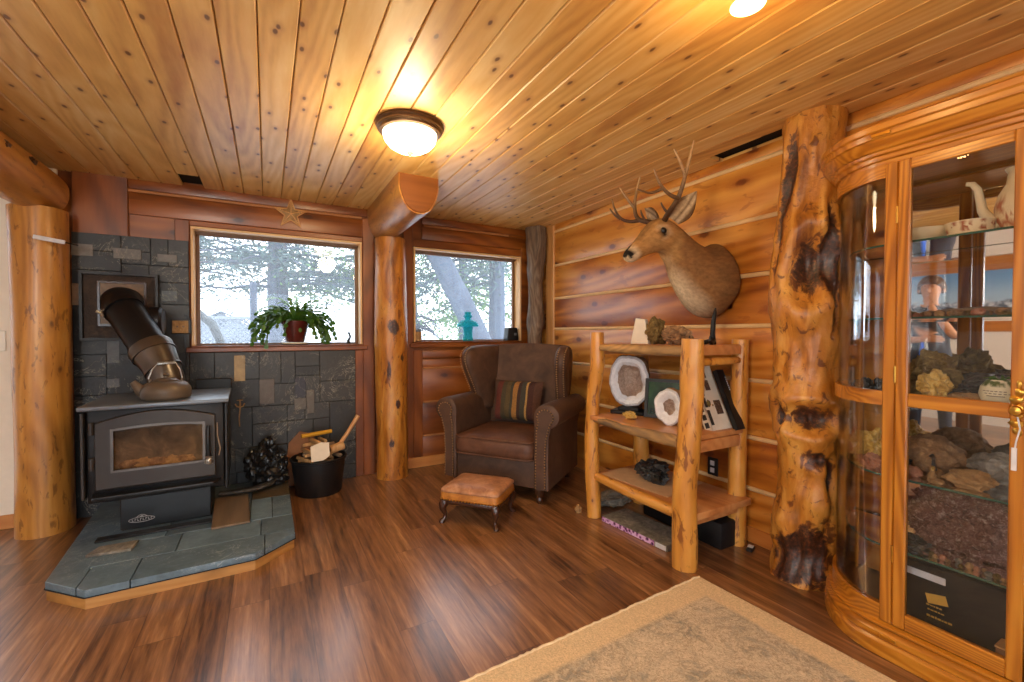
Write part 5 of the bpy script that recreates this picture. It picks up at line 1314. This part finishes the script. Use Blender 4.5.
pt = thing('painted_pot', 'cream ceramic pot with green leaves and lettering on the middle shelf', 'pot', (2.11, .497, z2))
bm = newbm(); lathe(bm, [(0, 0), (.034, 0), (.044, .010), (.050, .034), (.046, .058), (.034, .076), (.030, .082), (.026, .080), (.03, .07), (0, .06)], 32); o = obj('pot_body', bm, M['vcol'], pt)
bmx = bmesh.new(); bmx.from_mesh(o.data); bmesh.ops.subdivide_edges(bmx, edges=bmx.edges, cuts=2); bmx.to_mesh(o.data); bmx.free()
paint(o, lambda c: lin(92,104,48) if (c.z > .060 and noise.noise(c*60) > -.1) else lin(230,216,180))
bm = newbm()
for k, (w, zz) in enumerate(((.030, .046), (.034, .038), (.022, .030))):
    for i in range(6):
        a = PI-.55+i*.2*w/.03+.1*k; r = .0497 if zz > .03 else .0492
        box(bm, -.0006, .0006, -.0035, .0035, -.0012, .0012, M=Matrix.Translation((r*math.cos(a), r*math.sin(a), zz)) @ Matrix.Rotation(a, 4, 'Z'))
obj('lettering', bm, M['board_brown'], pt, smooth=False)
bm = newbm()
for k in range(7):
    a = k*.9; tube(bm, [(0, 0, .075), (.02*math.cos(a), .02*math.sin(a), .090), (.04*math.cos(a), .04*math.sin(a), .084)], [.004, .007, .002], 6, sx=.4)
obj('leaves', bm, M['leaf'], pt)
random.seed(5); spot = []
for k in range(16):
    for _ in range(60):
        x, y, r = random.uniform(2.13, 2.28), random.uniform(.82, .95), random.uniform(.016, .026)
        if ((2.40-x)/.34)**2+((y-.775)/.235)**2 < .85 and all((x-a)**2+(y-b)**2 > (r+c)**2 for a, b, c in spot): break
    else: continue
    spot.append((x, y, r)); cput('black_stone', lambda b: rock(b, (0, 0, r*.9), (r, r, r*1.1), k+60, .4, 3, 1.6, .1), M['rock_dark' if k % 3 else 'rock_grey'], (x, y, z2), 'jagged black stone behind the left curved glass on the middle shelf', 'stone', group='black stones behind the curved glass', angle=28)
# fourth shelf
z3 = SHELF[3]+.0072
rk('citrine_cluster', (.055, .065, .070), 'rock_citrine', 2.19, .885, z3, 'bright yellow crystal cluster behind the left curved glass', 41, .5)
rk('pale_stone', (.03, .05, .03), 'rock_pink', 2.11, .845, z3, 'pale pink stone next to the yellow crystal cluster', 42, .35)
rk('brown_boulder', (.08, .10, .075), 'rock_brown', 2.235, .705, z3, 'large smooth brown rock at the back of the fourth shelf', 43, .2)
rk('grey_boulder', (.07, .075, .06), 'rock_grey', 2.25, .535, z3, 'rounded grey-brown rock at the right of the fourth shelf', 44, .22)
rk('tan_rock', (.045, .062, .036), 'rock_tan', 2.115, .565, z3, 'flat golden tan rock at the front of the fourth shelf', 45, .25)
rk('pink_rock', (.022, .028, .022), 'rock_pink', 2.11, .718, z3, 'small pinkish rock at the left front of the fourth shelf', 46, .2)
rk('black_rock', (.035, .035, .030), 'rock_dark', 2.17, .775, z3, 'small black rock beside the brown boulder on the fourth shelf', 47, .4)
rk('tan_chip', (.018, .025, .010), 'rock_tan', 2.085, .645, z3, 'thin tan chip of stone at the front edge of the fourth shelf', 48, .2)
dk_ = thing('duck_figurine', 'tiny tan carved duck figurine on the fourth shelf', 'figurine', (2.105, .642+.02, z3), rad(200))
bm = newbm(); rock(bm, (0, 0, .018), (.026, .014, .018), 3, .05, 3); tube(bm, [(.016, 0, .024), (.022, 0, .04), (.021, 0, .05)], [.009, .007, .008], 10); rock(bm, (.022, 0, .054), (.010, .009, .009), 4, .03, 2); obj('body', bm, M['rock_tan'], dk_)
bm = newbm(); tube(bm, [(.030, 0, .053), (.042, 0, .051)], [.005, .002], 8, sx=1.6); obj('beak', bm, M['rock_citrine'], dk_)
gz = thing('goose_figurine', 'small standing goose figurine with a dark neck behind the brown boulder', 'figurine', (2.155, .665, z3+.0), rad(160))
bm = newbm(); rock(bm, (0, 0, .02), (.022, .015, .02), 9, .05, 3); obj('body', bm, M['rock_tan'], gz)
bm = newbm(); tube(bm, [(.008, 0, .03), (.015, 0, .05), (.013, 0, .075), (.02, 0, .088), (.034, 0, .086)], [.009, .006, .005, .007, .002], 10); obj('neck', bm, M['rock_dark'], gz)
# fifth shelf: amethyst slab
z4 = SHELF[4]+.0072
rk('amethyst_slab', (.09, .165, .115), 'amethyst', 2.245, .615, z4, 'big sparkling purple-brown crystal slab on the lowest glass shelf', 51, .35, .1, 5, 2.2)
rk('dark_crystal', (.035, .05, .028), 'rock_dark', 2.11, .72, z4, 'small dark crystal lump at the left front of the lowest glass shelf', 52, .5)
rk('white_shell', (.020, .022, .026), 'crystal_white', 2.12, .795, z4, 'small white shell-like stone at the left end of the lowest glass shelf', 53, .3)
random.seed(31); spot = []
for k in range(14):
    x, y, r = 2.075+random.uniform(0, .05), .44+.017*k, random.uniform(.009, .015)
    cput('gravel_stone', lambda b: rock(b, (0, 0, r*.7), (r, r*.8, r*.8), k+80, .3, 2, 1.6, .1), M[mats[(k*3) % 5]], (x, y, z4), 'tiny stone strewn along the front of the lowest glass shelf', 'stone', group='tiny stones on the lowest glass shelf')
# cabinet floor
zf = .1305
ca = thing('black_display_case', 'black display case with gold lettering standing on the cabinet floor', 'case', (2.19, .61, zf))
bm = newbm(); box(bm, -.085, .085, -.165, .165, 0, .225, .006); obj('box', bm, M['black_plastic'], ca)
bm = newbm(); box(bm, -.088, -.0848, .01, .12, .17, .195, .001); obj('white_label', bm, M['label_white'], ca)
bm = newbm(); box(bm, -.0872, -.0849, .005, .062, .092, .126, M=Matrix.Translation((0, .034, .11)) @ Matrix.Rotation(rad(-14), 4, 'X') @ Matrix.Translation((0, -.034, -.11))); obj('gold_emblem', bm, M['gold_print'], ca, smooth=False)
bm = newbm(); random.seed(6)
for z, y1, y0 in ((.078, .062, .022), (.062, .058, .012), (.038, .060, -.004)):
    y = y1
    while y > y0:
        w = random.uniform(.004, .010); h = .005 if z > .05 else .008; box(bm, -.0868, -.0849, y-w, y, z, z+h*random.uniform(.6, 1)); y -= w+.0025
obj('gold_lettering', bm, M['gold_print'], ca, smooth=False)
wb = thing('wood_block', 'small pale wooden block at the right front of the cabinet floor', 'block', (2.075, .455, zf))
bm = newbm(); box(bm, -.035, .03, -.035, .025, 0, .062, .002); obj('block', bm, M['cardboard'], wb)
bm = newbm(); box(bm, -.037, .032, -.037, .027, .0622, .068, .001); obj('lid', bm, M['trim_pale'], wb)
# ------------------------------------------------------------------ things on the window sills
SZ = 1.1135
PT = thing('potted_cactus', 'christmas cactus with drooping green stems in a maroon pot on the large window sill', 'potted plant', (.195, 3.90, SZ))
bm = newbm(); lathe(bm, [(0, 0), (.085, 0), (.098, .006), (.100, .014), (.094, .013), (.08, .006), (0, .006)], 32); obj('saucer', bm, M['cream'], PT)
bm = newbm(); lathe(bm, [(0, .0145), (.060, .0145), (.066, .02), (.084, .09), (.098, .150), (.104, .165), (.106, .182), (.098, .184), (.092, .165), (0, .16)], 32); obj('pot', bm, M['terracotta'], PT)
bm = newbm(); lathe(bm, [(0, .163), (.088, .163), (.09, .168), (0, .172)], 20); obj('soil', bm, M['soil'], PT)
random.seed(17); bm = newbm()
def segchain(bm, p, d, n, droop):
    p = V(p); d = V(d).normalized()
    for k in range(n):
        L_ = random.uniform(.030, .042); w = random.uniform(.012, .017)
        d = (d+V((random.uniform(-.12, .12), random.uniform(-.12, .12), -droop*(.5+k*.16)))).normalized()
        q = p+d*L_; side = d.cross(V((random.uniform(-.4, .4), random.uniform(-1, 1), .9))).normalized(); up = side.cross(d).normalized()
        sh = [(0, .18), (.25, .75), (.45, 1.0), (.62, .8), (.8, 1.0), (1.0, .35)]
        top = []; bot = []
        for t, ww in sh:
            c = p.lerp(q, t); top.append([bm.verts.new(c+side*(w*ww)+up*.0008), bm.verts.new(c-side*(w*ww)+up*.0008)]); bot.append([bm.verts.new(c+side*(w*ww)-up*.0015), bm.verts.new(c-side*(w*ww)-up*.0015)])
        for a, b, e, f in zip(top, top[1:], bot, bot[1:]):
            bm.faces.new((a[0], a[1], b[1], b[0])); bm.faces.new((e[1], e[0], f[0], f[1])); bm.faces.new((a[0], b[0], f[0], e[0])); bm.faces.new((a[1], e[1], f[1], b[1]))
        p = q
for k in range(120):
    a = random.uniform(0, 2*PI); rr = random.uniform(.0, .07); lat = math.cos(a)
    base = (rr*math.cos(a), rr*.8*math.sin(a), .165)
    up = random.uniform(.35, 1.3); segchain(bm, base, (lat*1.15+random.uniform(-.2, .2), .35*math.sin(a)-.10, up), random.randint(6, 10), random.uniform(.16, .40))
obj('stems', bm, M['leaf'], PT, angle=30)
bm = newbm(); rock(bm, (.03, -.108, .11), (.012, .004, .018), 2, .1, 2); obj('hanging_leaf', bm, M['leaf'], PT)

TL = thing('teal_glass_lamp', 'small mushroom-shaped teal glass lamp on the sill of the smaller window', 'glass lamp', (1.675, 3.90, 1.128))
bm = newbm(); lathe(bm, [(0, 0), (.050, 0), (.054, .006), (.048, .03), (.042, .07), (.044, .105), (.050, .128), (.046, .132), (0, .132)], 32); obj('base', bm, M['teal'], TL)
bm = newbm(); lathe(bm, [(.046, .130), (.078, .130), (.100, .136), (.104, .148), (.094, .168), (.066, .190), (.040, .200), (.0, .201)], 36); obj('shade', bm, M['teal'], TL)
bm = newbm(); lathe(bm, [(0, .2), (.030, .200), (.026, .212), (.040, .225), (.044, .236), (.032, .246), (.028, .262), (.036, .268), (.030, .274), (0, .274)], 28); obj('finial', bm, M['teal'], TL)
SP_ = thing('small_speaker', 'small black rounded box at the right end of the small window sill', 'speaker', (2.145, 3.905, 1.128))
bm = newbm(); prism(bm, [(-.062, 0), (.062, 0), (.064, .02), (.052, .118), (.044, .128), (-.044, .128), (-.052, .118), (-.064, .02)], -.045, .045, 'Y', .006); obj('case', bm, M['black_plastic'], SP_)
bm = newbm(); box(bm, .012, .04, -.047, -.044, .05, .075, .001); obj('badge', bm, M['stove_top'], SP_)
JR = thing('glass_jar', 'small lidded jar at the left end of the small window sill', 'jar', (1.185, 3.915, 1.128))
bm = newbm(); lathe(bm, [(0, 0), (.035, 0), (.040, .006), (.040, .075), (.034, .086), (0, .086)], 24); obj('glass', bm, M['rock_tan'], JR)
bm = newbm(); lathe(bm, [(0, .0862), (.036, .0862), (.038, .09), (.038, .108), (.034, .112), (0, .112)], 24); obj('lid', bm, M['stove_top'], JR)

# ------------------------------------------------------------------ outside
bm = newbm(); box(bm, -1.46, 60, YB+.175, 120, .75, .88); box(bm, -60, -1.46, YB+.175, 120, -.2, -.08); gr = struct('ground', bm, plain('snowy_ground', lin(190,194,200), .9, var=.1, vscale=.6), smooth=False)
bm = newbm(); box(bm, -60, 60, -90, YF-.16, -.25, -.08); box(bm, -60, XL-.16, YF-.16, 60, -.25, .70); struct('ground_yard', bm, plain('pale_yard', lin(190,192,188), .9, var=.1, vscale=.6), smooth=False)
M['bark'] = wood('hazy_bark', lin(48,55,70), lin(70,78,94), lin(94,102,118), 'Z', .5, .9, 0, None, 4, None, 0, .5)  # outdoor haze painted into the blue-grey bark and needle colours
M['needle'] = plain('hazy_needles', lin(66,86,84), .8, var=.4, vscale=2)
M['leafy'] = plain('light_green_leaves', lin(100,132,80), .8, var=.35, vscale=2)  # light green, varied by noise
def sprays(bm, p, n, spread, ln, wd, hang=.3):
    for k in range(n):
        c = p+V((random.gauss(0, spread), random.gauss(0, spread), random.gauss(0, spread*.55)-hang*spread*abs(random.gauss(0, .6))))
        d = V((random.gauss(0, 1), random.gauss(0, 1), random.gauss(-.35, .5))).normalized(); s = d.cross(V((random.gauss(0, 1), random.gauss(0, 1), random.gauss(0, 1)))).normalized()
        L_, w = ln*random.uniform(.6, 1.3), wd*random.uniform(.7, 1.2); u = d.cross(s)
        a = [bm.verts.new(c-d*L_/2), bm.verts.new(c+s*w), bm.verts.new(c+d*L_/2), bm.verts.new(c-s*w), bm.verts.new(c+u*w*.3)]
        for i in range(4): bm.faces.new((a[i], a[(i+1) % 4], a[4]))
        bm.faces.new((a[3], a[2], a[1], a[0]))
def conifer(name, label, base, r, h, boughs, mat, lean=(0, 0), seed=0, z0=2.0, z1=4.5, ln=2.2, n=26, leafsize=(.20, .022), group=None):
    random.seed(seed); t = thing(name, label, 'tree', base, 0, group)
    bm = newbm(); pts = [(lean[0]*q*h, lean[1]*q*h, h*q) for q in (0, .15, .3, .5, .75, 1)]; logtube(bm, pts, [r*1.15, r*1.05, r, r*.9, r*.7, r*.4], 14, .12, 3, seed, 30); obj('trunk', bm, M['bark'], t)
    bb = newbm(); fb = newbm()
    for k in range(boughs):
        z = random.uniform(z0, z1)-base[2]; a = random.uniform(0, 2*PI); L_ = ln*random.uniform(.6, 1.1)
        o = V((lean[0]*z, lean[1]*z, z)); d = V((math.cos(a), math.sin(a), 0)); P = []
        for i in range(6): q = i/5; P.append(o+d*L_*q+V((0, 0, .15*q-.55*q*q))+V((random.gauss(0, .04), random.gauss(0, .04), random.gauss(0, .03))))
        tube(bb, P, [.035, .03, .025, .02, .014, .006], 6)
        for i in range(1, 6): sprays(fb, P[i], n, .17+.03*i, *leafsize)
    obj('boughs', bb, M['bark'], t); o = obj('foliage', fb, mat, t, smooth=False); o['kind'] = 'stuff'
    return t
conifer('spruce_tree', 'tall hazy spruce with a straight trunk seen through the middle of the large window', (.22, 11, .88), .19, 9, 34, M['needle'], seed=1, z0=2.15, z1=4.2, ln=2.9, n=24)
conifer('spruce_tree', 'spruce with drooping blue-grey boughs behind the left half of the large window', (-2.0, 13, .88), .16, 9, 26, M['needle'], seed=2, z0=2.5, z1=4.4, ln=2.6, n=22)
conifer('leafy_tree', 'light green tree at the right edge of the large window', (2.1, 10.5, .88), .10, 7, 22, M['leafy'], seed=3, z0=1.9, z1=3.8, ln=1.5, n=26, leafsize=(.12, .03))
conifer('leaning_tree', 'thick dark tree trunk leaning across the small window', (3.85, 8.1, .88), .20, 8, 16, M['needle'], lean=(-.55, 0), seed=4, z0=2.2, z1=3.6, ln=1.8, n=20)
conifer('straight_tree', 'straight grey tree trunk at the right side of the small window', (4.58, 9, .88), .17, 9, 14, M['needle'], seed=5, z0=2.4, z1=4.0, ln=1.6, n=22)
conifer('leafy_tree', 'pale green leafy tree behind the two trunks in the small window', (5.2, 12.5, .88), .12, 8, 40, M['leafy'], seed=6, z0=1.5, z1=4.6, ln=2.2, n=26, leafsize=(.14, .035))
conifer('bare_bush', 'pale twiggy bush low at the left of the small window', (3.6, 12, .88), .05, 1.4, 20, M['bark'], seed=7, z0=1.2, z1=2.0, ln=.9, n=14, leafsize=(.10, .010))
# fence of pale lattice, post, little gabled shed, black hose arch
FN = thing('lattice_fence', 'pale lattice fence panel low at the left of the large window', 'fence', (-.55, 9.0, .88))
M['pale_paint'] = plain('pale_paint', lin(122,128,138), .8, var=.05)
bm = newbm()
for k in range(-9, 16):
    for s in (1, -1):
        x = k*.095; a = V((x, 0, 0)); b = V((x+s*.58, .008*s, .58))
        # trim to the panel
        q0, q1 = 0.0, 1.0
        for lo, hi in ((-.55, .52),):
            dx = b.x-a.x
            t0, t1 = sorted(((lo-a.x)/dx, (hi-a.x)/dx)); q0, q1 = max(q0, t0), min(q1, t1)
        if q1-q0 > .05: tube(bm, [a.lerp(b, q0), a.lerp(b, q1)], .014, 4)
obj('lattice', bm, M['pale_paint'], FN, smooth=False)
bm = newbm(); box(bm, -.57, .54, -.03, .03, .56, .61); obj('top_rail', bm, M['pale_paint'], FN)
for x in (-.57, .54):
    bm = newbm(); box(bm, x-.03, x+.03, -.035, .035, 0, .66); obj('post', bm, M['pale_paint'], FN)
bm = newbm(); lathe(bm, [(0, 0), (.055, 0), (.055, 1.1), (.06, 1.11), (.05, 1.15), (0, 1.16)], 14); tag(obj('grey_post', bm, M['bark'], loc=(-.19, 8.4, .88)), 'grey post beside the lattice fence outside the large window', 'post')
HS = thing('gabled_shed', 'distant pale gabled shed behind the lattice fence', 'shed', (-1.35, 18, .88))
bm = newbm(); prism(bm, [(-.9, 0), (.9, 0), (.9, .55), (0, 1.0), (-.9, .55)], 0, 1.6, 'Y'); obj('wall', bm, M['pale_paint'], HS, smooth=False)
bm = newbm()
for s in (1, -1): prism(bm, [(s*1.05, .49), (0, 1.02), (0, 1.08), (s*1.05, .55)], -.15, 1.75, 'Y')
obj('roof', bm, M['bark'], HS, smooth=False)
bm = newbm(); box(bm, -.1, .1, -.03, .02, .55, .75); obj('window', bm, M['bark'], HS)
bm = newbm(); tube(bm, [(-1.0, 6, .95), (-.95, 6, 1.25), (-.80, 6, 1.42), (-.66, 6, 1.42), (-.54, 6, 1.30), (-.47, 6, 1.12), (-.45, 6, .90)], .045, 12); tag(obj('arched_pipe', bm, M['black_plastic'], angle=80), 'dark arched pipe just outside the lower left corner of the large window', 'pipe')
# ------------------------------------------------------------------ person standing left of the view, seen in the cabinet mirror
def person(loc, rz):
    # joints in metres, facing +x; left side = +y
    J = [('pelvis', (0, 0, .93), .155), ('belly', (.01, 0, 1.05), .145), ('chest', (.01, 0, 1.25), .155), ('upchest', (.0, 0, 1.38), .125), ('neck', (.005, 0, 1.47), .056), ('neck2', (.015, 0, 1.53), .054), ('jaw', (.035, 0, 1.575), .070), ('skull', (.02, 0, 1.66), .092), ('crown', (.01, 0, 1.715), .070),
         ('hipL', (0, .095, .86), .098), ('kneeL', (.015, .11, .48), .062), ('ankL', (-.01, .12, .09), .042), ('toeL', (.15, .135, .035), .034), ('hipR', (0, -.095, .86), .098), ('kneeR', (.015, -.11, .48), .062), ('ankR', (-.01, -.12, .09), .042), ('toeR', (.15, -.135, .035), .034),
         ('shL', (0, .185, 1.39), .062), ('elL', (.06, .245, 1.12), .046), ('wrL', (.245, .02, 1.14), .030), ('haL', (.27, -.05, 1.145), .032),
         ('shR', (0, -.185, 1.39), .062), ('elR', (.15, -.20, 1.15), .046), ('wrR', (.205, -.06, 1.40), .029), ('haR', (.165, -.02, 1.475), .032)]
    E = [(0,1),(1,2),(2,3),(3,4),(4,5),(5,6),(6,7),(7,8),(0,9),(9,10),(10,11),(11,12),(0,13),(13,14),(14,15),(15,16),(3,17),(17,18),(18,19),(19,20),(3,21),(21,22),(22,23),(23,24)]
    me = bpy.data.meshes.new('skeleton'); me.from_pydata([j[1] for j in J], E, []); tmp = bpy.data.objects.new('skeleton', me); COL.objects.link(tmp)
    sk = tmp.modifiers.new('skin', 'SKIN'); sk.use_smooth_shade = True
    for d, j in zip(me.skin_vertices[0].data, J):
        w = j[2]; d.radius = (w, w*1.18) if j[0] in ('chest', 'belly', 'upchest', 'pelvis') else (w, w)
    me.skin_vertices[0].data[0].use_root = True
    tmp.modifiers.new('sub', 'SUBSURF').levels = 2; tmp.modifiers['sub'].render_levels = 2
    dg = bpy.context.evaluated_depsgraph_get(); ev = tmp.evaluated_get(dg); me2 = bpy.data.meshes.new_from_object(ev)
    bpy.data.objects.remove(tmp)
    bm = newbm(); bm.from_mesh(me2)
    # flatten the chest front to back a little
    for v in bm.verts:
        if .85 < v.co.z < 1.42 and abs(v.co.y) < .2 and v.co.x < .14: v.co.x *= .82
    def add(f): f(bm)
    # face: nose, brow, lips, ears, eyes
    tube(bm, [(.105, 0, 1.655), (.128, 0, 1.63), (.136, 0, 1.615), (.112, 0, 1.607)], [.010, .013, .016, .010], 8)
    tube(bm, [(.100, -.022, 1.580), (.112, 0, 1.581), (.100, .022, 1.580)], [.004, .007, .004], 6)
    for s in (1, -1):
        tube(bm, [(.092, s*.048, 1.672), (.107, s*.028, 1.678), (.108, s*.012, 1.672)], [.006, .008, .006], 6)
        rock(bm, (.100, s*.032, 1.655), (.012, .014, .009), 1, 0, 2)
        rock(bm, (.012, s*.096, 1.635), (.020, .011, .032), 1, .05, 2)
    # fingers
    for hx, hy, hz, dx, dy, dz in ((.285, -.07, 1.15, .15, -.95, -.1), (.145, -.005, 1.50, -.35, .35, .55)):
        d = V((dx, dy, dz)).normalized(); sd = d.cross(V((1, 0, .2))).normalized()
        for k in range(4):
            b = V((hx, hy, hz))+sd*(.016*(k-1.5)); Lf = (.065, .078, .072, .055)[k]; bend = V((-1, 0, -.1))*.018
            tube(bm, [b-d*.02, b+d*Lf*.45, b+d*Lf*.8+bend*.5, b+d*Lf+bend], [.010, .009, .008, .006], 7)
        b = V((hx, hy, hz))-d*.03+sd*.03; tube(bm, [b, b+sd*.025+d*.02, b+sd*.03+d*.045], [.011, .009, .007], 7)
    o = obj('person', bm, M['person'], angle=180); o.location = loc; o.rotation_euler = (0, 0, rz)
    def pc(c):
        x, y, z = c
        if abs(y) < .08 and (c-V((.100, math.copysign(.032, y), 1.655))).length < .010: return lin(44,34,28)
        if z > 1.475 or (x > .16 and z > 1.10) or ((c-V((.165, -.02, 1.475))).length < .09 and x > .12): 
            if z > 1.1 and x > .14 and z < 1.16 and y > .12: return lin(52,58,72)
            return lin(206,156,126)
        if z < .10: return lin(40,34,30)
        if z < .95: return lin(48,54,68)
        return lin(52,58,72)
    paint(o, pc)
    bm = newbm(); n = 28; rs = []
    for k in range(9):
        t = k/8; ring = []
        for i in range(n):
            a = 2*PI*i/n; ca, sa = math.cos(a), math.sin(a); low = 1.60 + .095*max(0, ca)**.5 if ca > 0 else 1.60
            z = low+(1.775-low)*math.sin(t*PI/2); rr = math.cos(t*PI/2*.97)
            hz = max(0.0, min(1, (z-1.60)/.16)); w = .112*math.sqrt(max(.02, 1-((z-1.655)/.125)**2)) if z > 1.655 else .110
            ring.append(V((.008+w*1.02*ca*(1.0 if ca < 0 else .98), w*.97*sa, z+.003*math.sin(a*9+k))))
        rs.append(ring)
    rings(bm, rs); obj('hair', bm, M['hair'], o, angle=80)
    bm = newbm(); tube(bm, [(.20, .03, 1.125), (.205, .03, 1.02), (.20, .035, .90), (.195, .04, .80)], [.022, .042, .055, .062], 12, sx=.4); cl = obj('blue_towel', bm, M['cloth_blue'], o)
    return o
M['person'] = vcol('person_surface', .7, 0, 40, (.95, 1.05))
P1 = person((-1.08, 1.86, 0), rad(-8)); P1.scale = (1.0, 1.0, 1.0)
tag(P1, 'person standing with arms crossed and hand at the chin, seen reflected in the cabinet mirror', 'person')
# ------------------------------------------------------------------ camera and light
cam = bpy.data.cameras.new('camera'); cam.sensor_width = 36; cam.lens = 443.18/1024*36; cam.clip_start = .05; cam.clip_end = 300
co = bpy.data.objects.new('camera', cam); COL.objects.link(co); co.location = (0, 0, 1.2)
co.rotation_euler = (PI/2-.0176, 0, -.5048); scene.camera = co
world = bpy.data.worlds.new('world'); scene.world = world; world.use_nodes = True
bg = world.node_tree.nodes['Background']; bg.inputs[0].default_value = (.84, .93, 1.0, 1); bg.inputs[1].default_value = 3.2
def lamp(name, kind, loc, energy, color, size=.1, rot=None, **kw):
    l = bpy.data.lights.new(name, kind); l.energy = energy; l.color = color
    if kind == 'POINT': l.shadow_soft_size = size
    if kind == 'AREA':
        l.shape = 'RECTANGLE'; l.size, l.size_y = size
    for k, v in kw.items(): setattr(l, k, v)
    o = bpy.data.objects.new(name, l); COL.objects.link(o); o.location = loc
    if rot: o.rotation_euler = rot
    return o
lamp('dome_bulb', 'POINT', (.635, 2.205, 2.03), 15, (1, .76, .44), .10, specular_factor=.3)
lamp('bell_bulb', 'POINT', (1.215, .80, 2.06), 4.0, (1, .58, .20), .05, specular_factor=.3)
lamp('rear_fill_lamp', 'POINT', (-1.25, -.9, 2.0), 9, (1, .88, .70), .2, specular_factor=.15)  # unseen fill lamp added behind the camera, no fixture
lamp('left_flash_fill', 'POINT', (-1.3, .15, 1.72), 60, (1, .93, .82), .2, specular_factor=.15)  # unseen fill lamp imitating a flash bounced off the left ceiling
lamp('rear_fill_lamp', 'POINT', (.4, -1.1, .95), 11, (1, .86, .66), .2, specular_factor=.15)  # unseen low fill lamp added to brighten the cabinet and floor
# portals only steer the sky light through the openings; they give off nothing themselves
def portal(loc, size, rot):
    o = lamp('sky_portal', 'AREA', loc, 0, (1, 1, 1), size, rot); o.data.cycles.is_portal = True
portal((.115, YB+.20, 1.53), (1.17, .86), (rad(-90), 0, 0)); portal((1.69, YB+.20, 1.54), (1.10, .85), (rad(-90), 0, 0))
portal((-2.295, YB+.20, 1.02), (1.61, 2.05), (rad(-90), 0, 0)); portal((XL-.16, -1.0, 1.03), (2.05, 2.2), (0, rad(-90), 0)); portal((-.95, YF-.16, 1.04), (4.3, 2.08), (rad(90), 0, 0))
scene.view_settings.view_transform = 'Standard'; scene.view_settings.look = 'None'; scene.view_settings.gamma = 1
scene.view_settings.use_curve_mapping = False; scene.view_settings.exposure = 0.72
try:
    scene.cycles.max_bounces = 10; scene.cycles.transparent_max_bounces = 24; scene.cycles.sample_clamp_indirect = 4; scene.cycles.use_denoising = True
except Exception: pass
